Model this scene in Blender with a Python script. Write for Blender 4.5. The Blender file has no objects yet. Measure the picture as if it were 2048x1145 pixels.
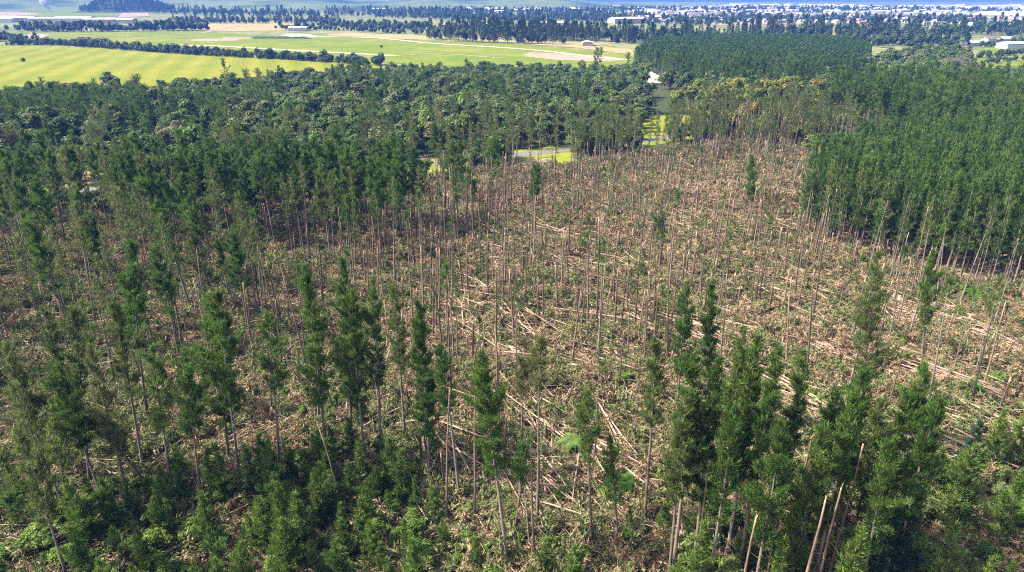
import bpy, math, random
import numpy as np
R_ = math.radians
random.seed(7)
rng = np.random.default_rng(7)
scene = bpy.context.scene
C = scene.collection

# ------------------------------------------------------------------ camera, sky, sun, exposure
CAM_H, PITCH, FPX = 55.0, R_(22.4), 1409.0          # focal length in pixels of the 2048 px wide photograph
cam_d = bpy.data.cameras.new('camera')
cam_d.sensor_width = 36.0
cam_d.lens = 36.0 * FPX / 2048.0
cam_d.clip_start, cam_d.clip_end = 0.5, 30000.0
cam = bpy.data.objects.new('camera', cam_d)
C.objects.link(cam)
cam.location = (0, 0, CAM_H)
cam.rotation_euler = (math.pi / 2 - PITCH, 0, 0)
scene.camera = cam

SUN_EL, SUN_AZ = R_(48), R_(-92)                   # azimuth clockwise from +Y (the view direction): the sun stands to the left
world = bpy.data.worlds.new('World')
scene.world = world
world.use_nodes = True
wn, wl = world.node_tree.nodes, world.node_tree.links
wn.clear()
sky = wn.new('ShaderNodeTexSky')
sky.sky_type = 'NISHITA'
sky.sun_disc = False
sky.sun_elevation = SUN_EL
sky.sun_rotation = SUN_AZ
sky.air_density, sky.dust_density, sky.ozone_density = 0.7, 5.0, 0.4
bg = wn.new('ShaderNodeBackground')
bg.inputs[1].default_value = 0.15
wo = wn.new('ShaderNodeOutputWorld')
wl.new(sky.outputs[0], bg.inputs[0])
wl.new(bg.outputs[0], wo.inputs[0])

sun_d = bpy.data.lights.new('sun', 'SUN')
sun_d.energy, sun_d.angle, sun_d.color = 4.8, R_(0.53), (1.0, 0.93, 0.80)
sun = bpy.data.objects.new('sun', sun_d)
C.objects.link(sun)
sun.location = (-100, 0, 200)
sun.rotation_euler = (math.pi / 2 - SUN_EL, 0, math.pi - SUN_AZ)

scene.view_settings.view_transform = 'Standard'
scene.view_settings.look = 'None'
scene.view_settings.gamma = 1.0
scene.view_settings.exposure = 1.66
scene.view_settings.use_curve_mapping = False
scene.render.engine = 'CYCLES'
cy = scene.cycles
cy.max_bounces, cy.diffuse_bounces, cy.glossy_bounces = 4, 3, 1
cy.transmission_bounces, cy.volume_bounces, cy.transparent_max_bounces = 3, 0, 4
cy.caustics_reflective = cy.caustics_refractive = False
cy.use_denoising = False
cy.pixel_filter_type = 'BLACKMAN_HARRIS'
cy.filter_width = 1.15

# ------------------------------------------------------------------ where a pixel of the photograph meets the ground
SP, CP = math.sin(PITCH), math.cos(PITCH)


def ray(u, v):
    a, b = (u - 1024) / FPX, (572.5 - v) / FPX
    return np.array([a, CP + b * SP, -SP + b * CP])


def relief(x, y):
    """Gentle lumps of the windthrown ground, flat from the road on."""
    x, y = np.asarray(x, float), np.asarray(y, float)
    f = np.clip((245 - y) / 40, 0, 1) * np.clip((y + 20) / 40, 0, 1)
    h = (0.9 * np.sin(x * .051 + 1.3) * np.cos(y * .043 + .4) + .45 * np.sin(x * .13 + y * .09) * np.sin(y * .17 - x * .05 + 2)
         + .22 * np.sin(x * .41 + 1) * np.sin(y * .37 + x * .11))
    return h * f


def G(u, v, z=0.0):
    """Ground point under a pixel."""
    d = ray(u, v)
    t = (CAM_H - z) / -d[2]
    p = d * t
    for _ in range(4):
        h = float(relief(p[0], p[1])) if z == 0.0 else 0.0
        t = (CAM_H - z - h) / -d[2]
        p = d * t
    return np.array([p[0], p[1], CAM_H + p[2]])


def proj(x, y, z):
    zz = z - CAM_H
    fwd = y * CP - zz * SP
    up = y * SP + zz * CP
    return 1024 + FPX * x / fwd, 572.5 - FPX * up / fwd, fwd


def inside(poly, u, v):
    poly = np.asarray(poly, float)
    u, v = np.asarray(u), np.asarray(v)
    r = np.zeros(u.shape, bool)
    j = len(poly) - 1
    for i in range(len(poly)):
        xi, yi = poly[i]
        xj, yj = poly[j]
        c = ((yi > v) != (yj > v)) & (u < (xj - xi) * (v - yi) / (yj - yi + 1e-12) + xi)
        r ^= c
        j = i
    return r


def fill(poly, spacing, jitter=.45, keep=1.0):
    """Points on the ground, about SPACING metres apart, whose pixels lie in POLY."""
    pts = np.array([G(u, max(v, 9))[:2] for u, v in poly])
    # densify edges so that the bounding box is right for receding edges
    x0, y0 = pts.min(0) - spacing
    x1, y1 = pts.max(0) + spacing
    xs, ys = np.arange(x0, x1, spacing), np.arange(y0, y1, spacing)
    X, Y = np.meshgrid(xs, ys)
    X = X + (np.arange(len(ys)) % 2)[:, None] * spacing * .5
    X, Y = X.ravel(), Y.ravel()
    X = X + rng.uniform(-jitter, jitter, X.size) * spacing
    Y = Y + rng.uniform(-jitter, jitter, Y.size) * spacing
    u, v, _ = proj(X, Y, relief(X, Y))
    m = inside(poly, u, v) & (rng.random(X.size) < keep)
    return np.stack([X[m], Y[m]], 1)


# ------------------------------------------------------------------ materials
def nt(m):
    return m.node_tree.nodes, m.node_tree.links


def new_mat(name):
    m = bpy.data.materials.new(name)
    m.use_nodes = True
    n, l = nt(m)
    n.clear()
    out = n.new('ShaderNodeOutputMaterial')
    return m, n, l, out


def ramp(n, stops, interp='LINEAR'):
    r = n.new('ShaderNodeValToRGB')
    r.color_ramp.interpolation = interp
    e = r.color_ramp.elements
    while len(e) < len(stops):
        e.new(.5)
    for i, (p, c) in enumerate(stops):
        e[i].position = p
        e[i].color = (*c, 1)
    return r


def leaf_mat(name, tree_cols, leaf_var=.35, trans=.3, dead=None):
    """Foliage: TREE_COLS spread over the trees by their own random number, each leaf a little lighter or darker."""
    m, n, l, out = new_mat(name)
    oi = n.new('ShaderNodeObjectInfo')
    k = len(tree_cols)
    r = ramp(n, [(i / max(k - 1, 1), c) for i, c in enumerate(tree_cols)])
    l.new(oi.outputs['Random'], r.inputs[0])
    g = n.new('ShaderNodeNewGeometry')
    mr = n.new('ShaderNodeMapRange')
    mr.inputs[3].default_value, mr.inputs[4].default_value = 1 - leaf_var, 1 + leaf_var
    l.new(g.outputs['Random Per Island'], mr.inputs[0])
    mul = n.new('ShaderNodeMix')
    mul.data_type = 'RGBA'
    mul.blend_type = 'MULTIPLY'
    mul.inputs[0].default_value = 1
    l.new(r.outputs[0], mul.inputs[6])
    l.new(mr.outputs[0], mul.inputs[7])
    col = mul.outputs[2]
    if dead:
        th = n.new('ShaderNodeMath')
        th.operation = 'GREATER_THAN'
        th.inputs[1].default_value = 1 - dead[0]
        mm = n.new('ShaderNodeMath')
        mm.operation = 'FRACT'
        m7 = n.new('ShaderNodeMath')
        m7.operation = 'MULTIPLY'
        m7.inputs[1].default_value = 37.7
        l.new(g.outputs['Random Per Island'], m7.inputs[0])
        l.new(m7.outputs[0], mm.inputs[0])
        l.new(mm.outputs[0], th.inputs[0])
        mx = n.new('ShaderNodeMix')
        mx.data_type = 'RGBA'
        l.new(th.outputs[0], mx.inputs[0])
        l.new(col, mx.inputs[6])
        mx.inputs[7].default_value = (*dead[1], 1)
        col = mx.outputs[2]
    d = n.new('ShaderNodeBsdfPrincipled')
    d.inputs['Roughness'].default_value = .5
    d.inputs['Specular IOR Level'].default_value = .12
    t = n.new('ShaderNodeBsdfTranslucent')
    l.new(col, d.inputs['Base Color'])
    l.new(col, t.inputs['Color'])
    mix = n.new('ShaderNodeMixShader')
    mix.inputs[0].default_value = trans
    l.new(d.outputs[0], mix.inputs[1])
    l.new(t.outputs[0], mix.inputs[2])
    l.new(mix.outputs[0], out.inputs[0])
    return m


def wood_mat(name, cols, scale=(6, 6, .8), rough=.85, noise=.5):
    m, n, l, out = new_mat(name)
    oi = n.new('ShaderNodeObjectInfo')
    r = ramp(n, [(i / max(len(cols) - 1, 1), c) for i, c in enumerate(cols)])
    l.new(oi.outputs['Random'], r.inputs[0])
    tc = n.new('ShaderNodeTexCoord')
    mp = n.new('ShaderNodeMapping')
    mp.inputs[3].default_value = scale
    l.new(tc.outputs['Object'], mp.inputs[0])
    nz = n.new('ShaderNodeTexNoise')
    nz.inputs['Scale'].default_value = 1.0
    nz.inputs['Detail'].default_value = 3
    l.new(mp.outputs[0], nz.inputs[0])
    mr = n.new('ShaderNodeMapRange')
    mr.inputs[1].default_value, mr.inputs[2].default_value = .3, .7
    mr.inputs[3].default_value, mr.inputs[4].default_value = 1 - noise, 1 + noise
    l.new(nz.outputs[0], mr.inputs[0])
    mul = n.new('ShaderNodeMix')
    mul.data_type = 'RGBA'
    mul.blend_type = 'MULTIPLY'
    mul.inputs[0].default_value = 1
    l.new(r.outputs[0], mul.inputs[6])
    l.new(mr.outputs[0], mul.inputs[7])
    b = n.new('ShaderNodeBsdfPrincipled')
    b.inputs['Roughness'].default_value = rough
    b.inputs['Specular IOR Level'].default_value = .2
    l.new(mul.outputs[2], b.inputs['Base Color'])
    l.new(b.outputs[0], out.inputs[0])
    return m


def ground_mat(name, cols, scales, rough=.95, bump=0.0, stripes=None):
    """COLS mixed by layered noise in metres; SCALES = feature sizes, coarse to fine."""
    m, n, l, out = new_mat(name)
    tc = n.new('ShaderNodeTexCoord')
    acc = None
    for s in scales:
        nz = n.new('ShaderNodeTexNoise')
        nz.inputs['Scale'].default_value = 1.0 / s
        nz.inputs['Detail'].default_value = 4
        nz.inputs['Roughness'].default_value = .6
        l.new(tc.outputs['Object'], nz.inputs[0])
        if acc is None:
            acc = nz.outputs[0]
        else:
            a = n.new('ShaderNodeMath')
            a.operation = 'ADD'
            l.new(acc, a.inputs[0])
            l.new(nz.outputs[0], a.inputs[1])
            acc = a.outputs[0]
    mr = n.new('ShaderNodeMapRange')
    k = len(scales)
    sp = .2 / math.sqrt(k) * k
    mr.inputs[1].default_value, mr.inputs[2].default_value = .5 * k - sp, .5 * k + sp
    l.new(acc, mr.inputs[0])
    val = mr.outputs[0]
    if stripes:
        mp = n.new('ShaderNodeMapping')
        mp.inputs[2].default_value = (0, 0, stripes[1])
        l.new(tc.outputs['Object'], mp.inputs[0])
        wv = n.new('ShaderNodeTexWave')
        wv.inputs['Scale'].default_value = .314 / stripes[0]
        wv.inputs['Distortion'].default_value = 2.0
        wv.inputs['Detail'].default_value = 2
        wv.inputs['Detail Scale'].default_value = .6
        l.new(mp.outputs[0], wv.inputs[0])
        ad = n.new('ShaderNodeMix')
        ad.inputs[0].default_value = stripes[2]
        l.new(val, ad.inputs[2])
        l.new(wv.outputs['Fac'], ad.inputs[3])
        val = ad.outputs[0]
    r = ramp(n, [(i / max(len(cols) - 1, 1), c) for i, c in enumerate(cols)])
    l.new(val, r.inputs[0])
    b = n.new('ShaderNodeBsdfPrincipled')
    b.inputs['Roughness'].default_value = rough
    b.inputs['Specular IOR Level'].default_value = .04
    l.new(r.outputs[0], b.inputs['Base Color'])
    if bump:
        bp = n.new('ShaderNodeBump')
        bp.inputs['Strength'].default_value = bump
        bp.inputs['Distance'].default_value = .4
        l.new(acc, bp.inputs['Height'])
        l.new(bp.outputs[0], b.inputs['Normal'])
    l.new(b.outputs[0], out.inputs[0])
    return m


def plain_mat(name, cols, rough=.7, metal=0.0):
    m, n, l, out = new_mat(name)
    oi = n.new('ShaderNodeObjectInfo')
    r = ramp(n, [(i / max(len(cols) - 1, 1), c) for i, c in enumerate(cols)], 'CONSTANT' if len(cols) > 3 else 'LINEAR')
    l.new(oi.outputs['Random'], r.inputs[0])
    b = n.new('ShaderNodeBsdfPrincipled')
    b.inputs['Roughness'].default_value = rough
    b.inputs['Metallic'].default_value = metal
    l.new(r.outputs[0], b.inputs['Base Color'])
    l.new(b.outputs[0], out.inputs[0])
    return m


M = {}
M['needle'] = leaf_mat('pine_needles', [(.046, .098, .019), (.060, .122, .022), (.074, .14, .026), (.095, .15, .034)], .6, .42, (.05, (.13, .09, .04)))
M['needle_thin'] = leaf_mat('pine_needles_greyish', [(.062, .108, .028), (.08, .126, .031), (.10, .14, .038), (.12, .14, .05)], .55, .42, (.10, (.17, .13, .07)))
M['needle_young'] = leaf_mat('plantation_needles', [(.040, .088, .018), (.054, .11, .022), (.072, .13, .026), (.09, .135, .032)], .65, .4)
M['needle_fir'] = leaf_mat('fir_needles', [(.02, .045, .025), (.03, .06, .03)], .4, .2)
M['needle_sapling'] = leaf_mat('sapling_needles', [(.072, .135, .024), (.105, .165, .028), (.08, .13, .034)], .55, .3)
M['leaf'] = leaf_mat('broad_leaves', [(.040, .075, .02), (.062, .108, .026), (.085, .13, .032), (.11, .132, .048), (.055, .10, .028), (.13, .14, .062), (.095, .135, .03)], .55, .36)
M['leaf_bright'] = leaf_mat('bright_shrub_leaves', [(.07, .135, .02), (.115, .175, .028), (.085, .15, .026), (.13, .175, .04)], .5, .35)
M['leaf_yellow'] = leaf_mat('autumn_leaves', [(.125, .155, .024), (.165, .168, .026), (.105, .145, .024), (.175, .15, .03)], .35, .35)
M['leaf_bare'] = leaf_mat('bare_twigs', [(.13, .115, .07), (.16, .13, .085), (.11, .105, .065)], .3, .0)
M['leaf_far'] = leaf_mat('distant_leaves', [(.022, .045, .016), (.032, .06, .02), (.045, .075, .024), (.06, .085, .03), (.03, .05, .025)], .4, .2)
M['frond'] = leaf_mat('fern_fronds', [(.06, .14, .02), (.09, .17, .03), (.11, .17, .045)], .3, .35)
M['bark'] = wood_mat('pine_bark', [(.10, .078, .06), (.13, .105, .085), (.17, .145, .125), (.11, .08, .058)])
M['bark_snag'] = wood_mat('broken_trunk_bark', [(.065, .045, .034), (.095, .066, .048), (.13, .09, .066), (.18, .125, .09)])
M['bark_log'] = wood_mat('fallen_log_bark', [(.14, .098, .070), (.235, .165, .12), (.34, .25, .185), (.28, .185, .138), (.17, .122, .09)], (4, 4, .5), .85, .3)
M['splinter'] = wood_mat('splintered_wood', [(.44, .30, .19), (.50, .36, .24), (.40, .25, .16)], (9, 9, 1))
M['dead_twig'] = wood_mat('dead_twigs', [(.22, .165, .12), (.30, .225, .165), (.38, .285, .21)], (3, 3, 3))
M['dead_needle'] = leaf_mat('dead_needles', [(.20, .138, .086), (.26, .182, .115), (.175, .135, .078)], .4, .15)
M['cut_needle'] = leaf_mat('drying_needles', [(.09, .12, .036), (.135, .145, .056), (.075, .108, .03), (.175, .165, .078)], .4, .2)

# ------------------------------------------------------------------ mesh helpers
def mesh_np(name, V, T, mats, midx=None, smooth=None):
    V, T = np.ascontiguousarray(V, np.float32), np.ascontiguousarray(T, np.int32)
    k = T.shape[1]
    me = bpy.data.meshes.new(name)
    me.vertices.add(len(V))
    me.vertices.foreach_set('co', V.ravel())
    me.loops.add(T.size)
    me.loops.foreach_set('vertex_index', T.ravel())
    me.polygons.add(len(T))
    me.polygons.foreach_set('loop_start', np.arange(0, T.size, k, dtype=np.int32))
    me.polygons.foreach_set('loop_total', np.full(len(T), k, np.int32))
    if midx is not None:
        me.polygons.foreach_set('material_index', np.ascontiguousarray(midx, np.int32))
    if smooth is not None:
        me.polygons.foreach_set('use_smooth', np.ascontiguousarray(smooth, bool))
    me.update(calc_edges=True)
    for m in mats:
        me.materials.append(m)
    return me


class Soup:
    """Triangles of one mesh, gathered piece by piece."""
    def __init__(self):
        self.V, self.T, self.I, self.S, self.n = [], [], [], [], 0

    def add(self, V, T, mat=0, smooth=False):
        V, T = np.asarray(V, float).reshape(-1, 3), np.asarray(T, int).reshape(-1, 3)
        self.V.append(V)
        self.T.append(T + self.n)
        self.I.append(np.full(len(T), mat))
        self.S.append(np.full(len(T), smooth))
        self.n += len(V)

    def tube(self, path, rad, sides=6, mat=0, cap=True):
        path = np.asarray(path, float)
        rad = np.broadcast_to(np.asarray(rad, float), (len(path),))
        d = np.gradient(path, axis=0)
        d /= np.linalg.norm(d, axis=1)[:, None] + 1e-9
        ref = np.array([1., 0, 0]) if abs(d[0, 0]) < .8 else np.array([0, 1., 0])
        a = np.cross(d, ref)
        a /= np.linalg.norm(a, axis=1)[:, None]
        b = np.cross(d, a)
        th = np.arange(sides) / sides * 2 * math.pi
        ring = path[:, None] + rad[:, None, None] * (np.cos(th)[None, :, None] * a[:, None] + np.sin(th)[None, :, None] * b[:, None])
        V = ring.reshape(-1, 3)
        T = []
        for i in range(len(path) - 1):
            for j in range(sides):
                p, q = i * sides + j, i * sides + (j + 1) % sides
                T += [(p, q, q + sides), (p, q + sides, p + sides)]
        if cap:
            o = (len(path) - 1) * sides
            T += [(o, o + j, o + j + 1) for j in range(1, sides - 1)]
        self.add(V, T, mat, True)

    def leaves(self, P, A, length, width, mat=0, r=None):
        """Slim triangles at P pointing along A."""
        r = r or rng
        P, A = np.asarray(P), np.asarray(A)
        n = len(P)
        if not n:
            return
        A = A / (np.linalg.norm(A, axis=1)[:, None] + 1e-9)
        S = np.cross(A, r.normal(size=(n, 3)))
        S /= np.linalg.norm(S, axis=1)[:, None] + 1e-9
        L = length * r.uniform(.6, 1.3, (n, 1))
        W = width * r.uniform(.7, 1.3, (n, 1)) * .5
        V = np.stack([P - S * W, P + S * W, P + A * L], 1).reshape(-1, 3)
        self.add(V, np.arange(3 * n).reshape(-1, 3), mat)

    def plates(self, P, N, size, aspect=1.6, mat=0, r=None):
        """Leaf-shaped diamonds at P facing N."""
        r = r or rng
        P, N = np.asarray(P), np.asarray(N)
        n = len(P)
        N = N / (np.linalg.norm(N, axis=1)[:, None] + 1e-9)
        A = np.cross(N, r.normal(size=(n, 3)))
        A /= np.linalg.norm(A, axis=1)[:, None] + 1e-9
        B = np.cross(N, A)
        s = size * r.uniform(.6, 1.35, (n, 1)) * .5
        V = np.stack([P - A * s * aspect, P - B * s + N * s * .25, P + A * s * aspect, P + B * s + N * s * .25], 1).reshape(-1, 3)
        o = np.arange(n)[:, None] * 4
        T = np.concatenate([o + np.array([0, 1, 2]), o + np.array([0, 2, 3])], 1).reshape(-1, 3)
        self.add(V, T, mat)

    def mesh(self, name, mats):
        return mesh_np(name, np.concatenate(self.V), np.concatenate(self.T), mats, np.concatenate(self.I), np.concatenate(self.S))


def stem_path(r, H, n=9, wob=.012, bend=0.0):
    t = np.linspace(0, 1, n)
    ph = r.uniform(0, 6.28, 4)
    x = wob * H * (np.sin(t * 4 + ph[0]) - math.sin(ph[0])) * t + bend * H * t ** 2.6
    y = wob * H * (np.sin(t * 3.3 + ph[1]) - math.sin(ph[1])) * t
    z = H * t * (1 - .35 * abs(bend) * t ** 2)
    return np.stack([x, y, z], 1)


def at_stem(path, H, t):
    k = np.linspace(0, 1, len(path))
    return np.stack([np.interp(t, k, path[:, i]) for i in range(3)], -1)


def make_pine(seed, H=24.0, cb=.5, Rc=2.2, dens=1.0, nl=.38, nw=.09, lod=0, needle='needle', shape='column', bend=0.0, dead=True, up=.55, gap=.25):
    """Trunk mesh and crown mesh (limbs with upswept shoots of needles)."""
    r = np.random.default_rng(seed)
    path = stem_path(r, H, 9 if lod == 0 else 6, .008, bend)
    r0 = .0088 * H
    tt = np.linspace(0, 1, len(path))
    rad = r0 * (1 - .86 * tt) + r0 * .5 * np.exp(-tt * 60)
    tr = Soup()
    tr.tube(path, rad, 8 if lod == 0 else 5)
    if dead:
        for z in np.arange(.14, cb, .012 if lod == 0 else .04):          # dry stubs below the crown
            if r.random() < .62:
                a = r.uniform(0, 6.28)
                L = r.uniform(.25, 1.3) * (.4 + z / max(cb, .1))
                p = at_stem(path, H, z)
                q = p + np.array([math.cos(a) * L, math.sin(a) * L, r.uniform(-.15, .5) * L])
                tr.tube([p, (p + q) / 2 + [0, 0, -.05 * L], q], [.028, .02, .007], 3, 0, False)
    cr = Soup()
    Hc = H * (1 - cb)
    P, A, PB = [], [], []
    z = 0.0
    step = .42 if lod == 0 else .8
    sect = r.uniform(0, 6.28)
    lp = r.uniform(0, 6.28, 4)
    while z < Hc - .15:
        u = z / Hc
        if shape == 'column':
            prof = min(.6 + 1.3 * u, 1.0) * (1 - u ** 2.3) ** .8 + .09
        elif shape == 'cone':
            prof = (1 - u) ** .85 + .05
        elif shape == 'round':
            prof = math.sqrt(max(1 - (1.75 * u - .75) ** 2, .02)) if u > .15 else .75
        else:
            prof = .8 * (1 - u ** 2) + .1
        nb = r.integers(3, 6)
        for b in range(nb):
            if r.random() < gap:
                continue
            a = r.uniform(0, 6.28)
            L = Rc * prof * r.uniform(.35, 1.3) * (1 + .2 * math.cos(a - sect)) * (1 + .3 * math.sin(2 * a + z * .9 + lp[0]) + .28 * math.sin(z * 1.7 + lp[1]) * math.cos(a + lp[2]))
            tz = cb + (z + r.uniform(-.2, .2)) / H
            p0 = at_stem(path, H, min(tz, .995))
            el = R_(r.uniform(5, 30) + 35 * u) if shape != 'cone' else R_(r.uniform(-12, 12) + 30 * u)
            dv = np.array([math.cos(a) * math.cos(el), math.sin(a) * math.cos(el), math.sin(el)])
            s = np.linspace(0, 1, 4)[:, None]
            bp = p0 + dv * L * s + np.array([0, 0, 1.0]) * (L * up * .45) * s ** 2
            if lod < 2:
                cr.tube(bp, np.array([.03, .024, .016, .006]) * (1 + L * .25), 3, 1, False)
            nt_ = max(2, int(L * 8.5 * dens * (1 if lod == 0 else .6)))
            sv = r.uniform(.22, 1.02, nt_) ** .8
            bx = np.stack([np.interp(sv, s[:, 0], bp[:, i]) for i in range(3)], 1)
            side = np.array([-math.sin(a), math.cos(a), 0])
            off = r.normal(0, .19, nt_) * L * (1.15 - sv * .6)
            bx = bx + side * off[:, None] + np.array([0, 0, 1.0]) * (np.abs(r.normal(0, .12, nt_)) + .12 * np.abs(off))[:, None]
            ax = dv * .55 + side * np.sign(off)[:, None] * .3 + np.array([0, 0, up])
            P.append(bx)
            A.append(ax)
        z += step * r.uniform(.7, 1.3)
    # leader
    for q in np.linspace(.93, 1.0, 6):
        P.append(at_stem(path, H, q)[None])
        A.append(np.array([[0, 0, 1.]]))
    P, A = np.concatenate(P), np.concatenate(A)
    k = 8 if lod == 0 else (6 if lod == 1 else 5)
    PP = np.repeat(P, k, 0) + r.normal(0, nl * .22, (len(P) * k, 3))
    AA = np.repeat(A / np.linalg.norm(A, axis=1)[:, None], k, 0) + np.array([0, 0, .22]) + r.normal(0, .42, (len(P) * k, 3))
    cr.leaves(PP, AA, nl, nw, 0, r)
    return tr.mesh('trunk', [M['bark']]), cr.mesh('crown', [M[needle], M['bark']])


def make_broad(seed, H=9.0, W=6.0, leaf=.3, n=2600, mat='leaf', trunk=.3, lobes=12, flat=1.0, twig=False):
    r = np.random.default_rng(seed)
    tr = Soup()
    tz = H * trunk
    rr = .02 * H + .03
    tr.tube(stem_path(r, H * .7, 6, .03), np.linspace(rr, rr * .3, 6), 6)
    cr = Soup()
    c = np.array([0, 0, tz + (H - tz) * .5])
    half = np.array([W * .5, W * .5, (H - tz) * .5])
    L = []
    for i in range(lobes):
        d = r.normal(size=3)
        d /= np.linalg.norm(d)
        d[2] = abs(d[2]) * 1.0 - .35
        L.append((c + d * half * r.uniform(.3, .95), r.uniform(.22, .5) * W * .62 * min(1, (12 / lobes) ** .45)))
    L.append((c, W * .3))
    per = n // len(L)
    P, N = [], []
    for cc, rad in L:
        if not twig:
            limb_end = cc - np.array([0, 0, rad * .3])
            tr.tube([np.array([0, 0, tz * .7]), (np.array([0, 0, tz]) + limb_end) / 2, limb_end], [rr * .55, rr * .35, rr * .12], 4, 0, False)
        d = r.normal(size=(per, 3))
        d /= np.linalg.norm(d, axis=1)[:, None]
        d[:, 2] = np.where(d[:, 2] < -.35, -d[:, 2], d[:, 2])
        q = cc + d * rad * np.array([1, 1, .8 * flat]) * (r.uniform(.55, 1.08, (per, 1)))
        P.append(q)
        N.append(d + np.array([0, 0, .45]) + r.normal(0, .4, (per, 3)))
    P, N = np.concatenate(P), np.concatenate(N)
    if twig:
        cr.leaves(P, N + np.array([0, 0, .8]), leaf * 2.2, leaf * .3, 0, r)
    else:
        cr.plates(P, N, leaf, 1.5, 0, r)
    return tr.mesh('trunk', [M['bark']]), cr.mesh('crown', [M[mat], M['bark']])


def make_far(seed, kind, H, W, mat, leaf=.9, n=300):
    """A tree a few pixels high: trunk and crown in one mesh."""
    r = np.random.default_rng(seed)
    s = Soup()
    s.tube([[0, 0, 0], [0, 0, H * .6]], [.02 * H, .01 * H], 4, 1)
    if kind == 'pine':
        u = r.random(n) ** .8
        z = H * (.12 + .88 * u)
        rad = W * .5 * ((1 - u) ** .7 + .06) * np.sqrt(r.uniform(.15, 1.1, n))
        a = r.uniform(0, 6.28, n)
        P = np.stack([rad * np.cos(a), rad * np.sin(a), z], 1)
        A = np.stack([np.cos(a) * .7, np.sin(a) * .7, np.full(n, .6)], 1) + r.normal(0, .3, (n, 3))
        s.leaves(P, A, leaf * 1.5, leaf * .7, 0, r)
    else:
        for i in range(6):
            d = r.normal(size=3)
            d /= np.linalg.norm(d)
            cc = np.array([0, 0, H * .55]) + d * np.array([W * .24, W * .24, H * .2])
            rad = W * r.uniform(.2, .34)
            d = r.normal(size=(n // 6, 3))
            d /= np.linalg.norm(d, axis=1)[:, None]
            s.plates(cc + d * rad * np.array([1, 1, 1.1]) * r.uniform(.7, 1.05, (n // 6, 1)), d + [0, 0, .4] + r.normal(0, .35, (n // 6, 3)), leaf, 1.3, 0, r)
    return s.mesh('distant_tree', [M[mat], M['bark']])


def make_snag(seed, H, rad=.19, stubs=True):
    """Snapped trunk: bark and a splintered top."""
    r = np.random.default_rng(seed)
    path = stem_path(r, H, 6, .01, r.normal(0, .012))
    s = Soup()
    t = np.linspace(0, 1, 6)
    top = rad * max(.35, 1 - H / 26)
    s.tube(path, rad + (top - rad) * t + rad * .5 * np.exp(-t * H * 1.2), 7)
    if stubs:
        for z in np.arange(.2, .97, .5 / max(H, 4) * 2):
            if r.random() < .5:
                a, L = r.uniform(0, 6.28), r.uniform(.15, .9)
                p = at_stem(path, H, z)
                s.tube([p, p + np.array([math.cos(a) * L, math.sin(a) * L, r.uniform(-.2, .5) * L])], [.03, .008], 3, 0, False)
    k = Soup()
    c = path[-1]
    d = path[-1] - path[-2]
    d /= np.linalg.norm(d)
    k.tube([c - d * .25, c + d * .12], [top * 1.02, top * .9], 7)
    for i in range(6):
        a = i / 6 * 6.28 + r.uniform(-.3, .3)
        b = c + np.array([math.cos(a), math.sin(a), 0]) * top * .62
        L = r.uniform(.15, .7) if i < 4 else r.uniform(.4, 1.3)
        k.tube([b - d * .2, b + d * L * .5, b + d * L + np.array([math.cos(a), math.sin(a), 0]) * L * r.uniform(-.05, .22)], [top * .5, top * .34, .008], 4)
    return s.mesh('trunk', [M['bark_snag']]), k.mesh('splintered_top', [M['splinter']])


def make_log(seed, L, rad=.19, crown=False):
    """Fallen stem lying along +X: bark, splintered butt, sometimes broken in a shallow angle."""
    r = np.random.default_rng(seed)
    n = 7
    t = np.linspace(0, 1, n)
    y = .012 * L * np.sin(t * 3.1 + r.uniform(0, 3)) + (np.clip(t - r.uniform(.4, .7), 0, 1) * L * r.normal(0, .05))
    z = .22 + .25 * np.sin(t * 3.14) * r.uniform(0, 1) + t * r.uniform(0, .5)
    path = np.stack([t * L, y, z], 1)
    s = Soup()
    s.tube(path, rad * (1 - .62 * t), 7)
    for q in np.arange(.15, 1, 1.1 / L):
        if r.random() < .55:
            p = at_stem(path, L, q)
            a = r.uniform(-.4, 3.5)
            ll = r.uniform(.3, 1.4)
            s.tube([p, p + np.array([r.uniform(.1, .7), math.cos(a), abs(math.sin(a))]) * ll], [.028, .007], 3, 0, False)
    k = Soup()
    k.tube([path[0] + [.22, 0, 0], path[0] - [.06, 0, 0]], [rad * 1.03, rad * .95], 7)
    for i in range(5):
        a = i / 5 * 6.28
        b = path[0] + np.array([0, math.cos(a), math.sin(a)]) * rad * .6
        k.tube([b + [.1, 0, 0], b - [r.uniform(.2, 1.0), 0, 0]], [rad * .45, .01], 4)
    return s.mesh('stem', [M['bark_log']]), k.mesh('broken_butt', [M['splinter']])


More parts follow.
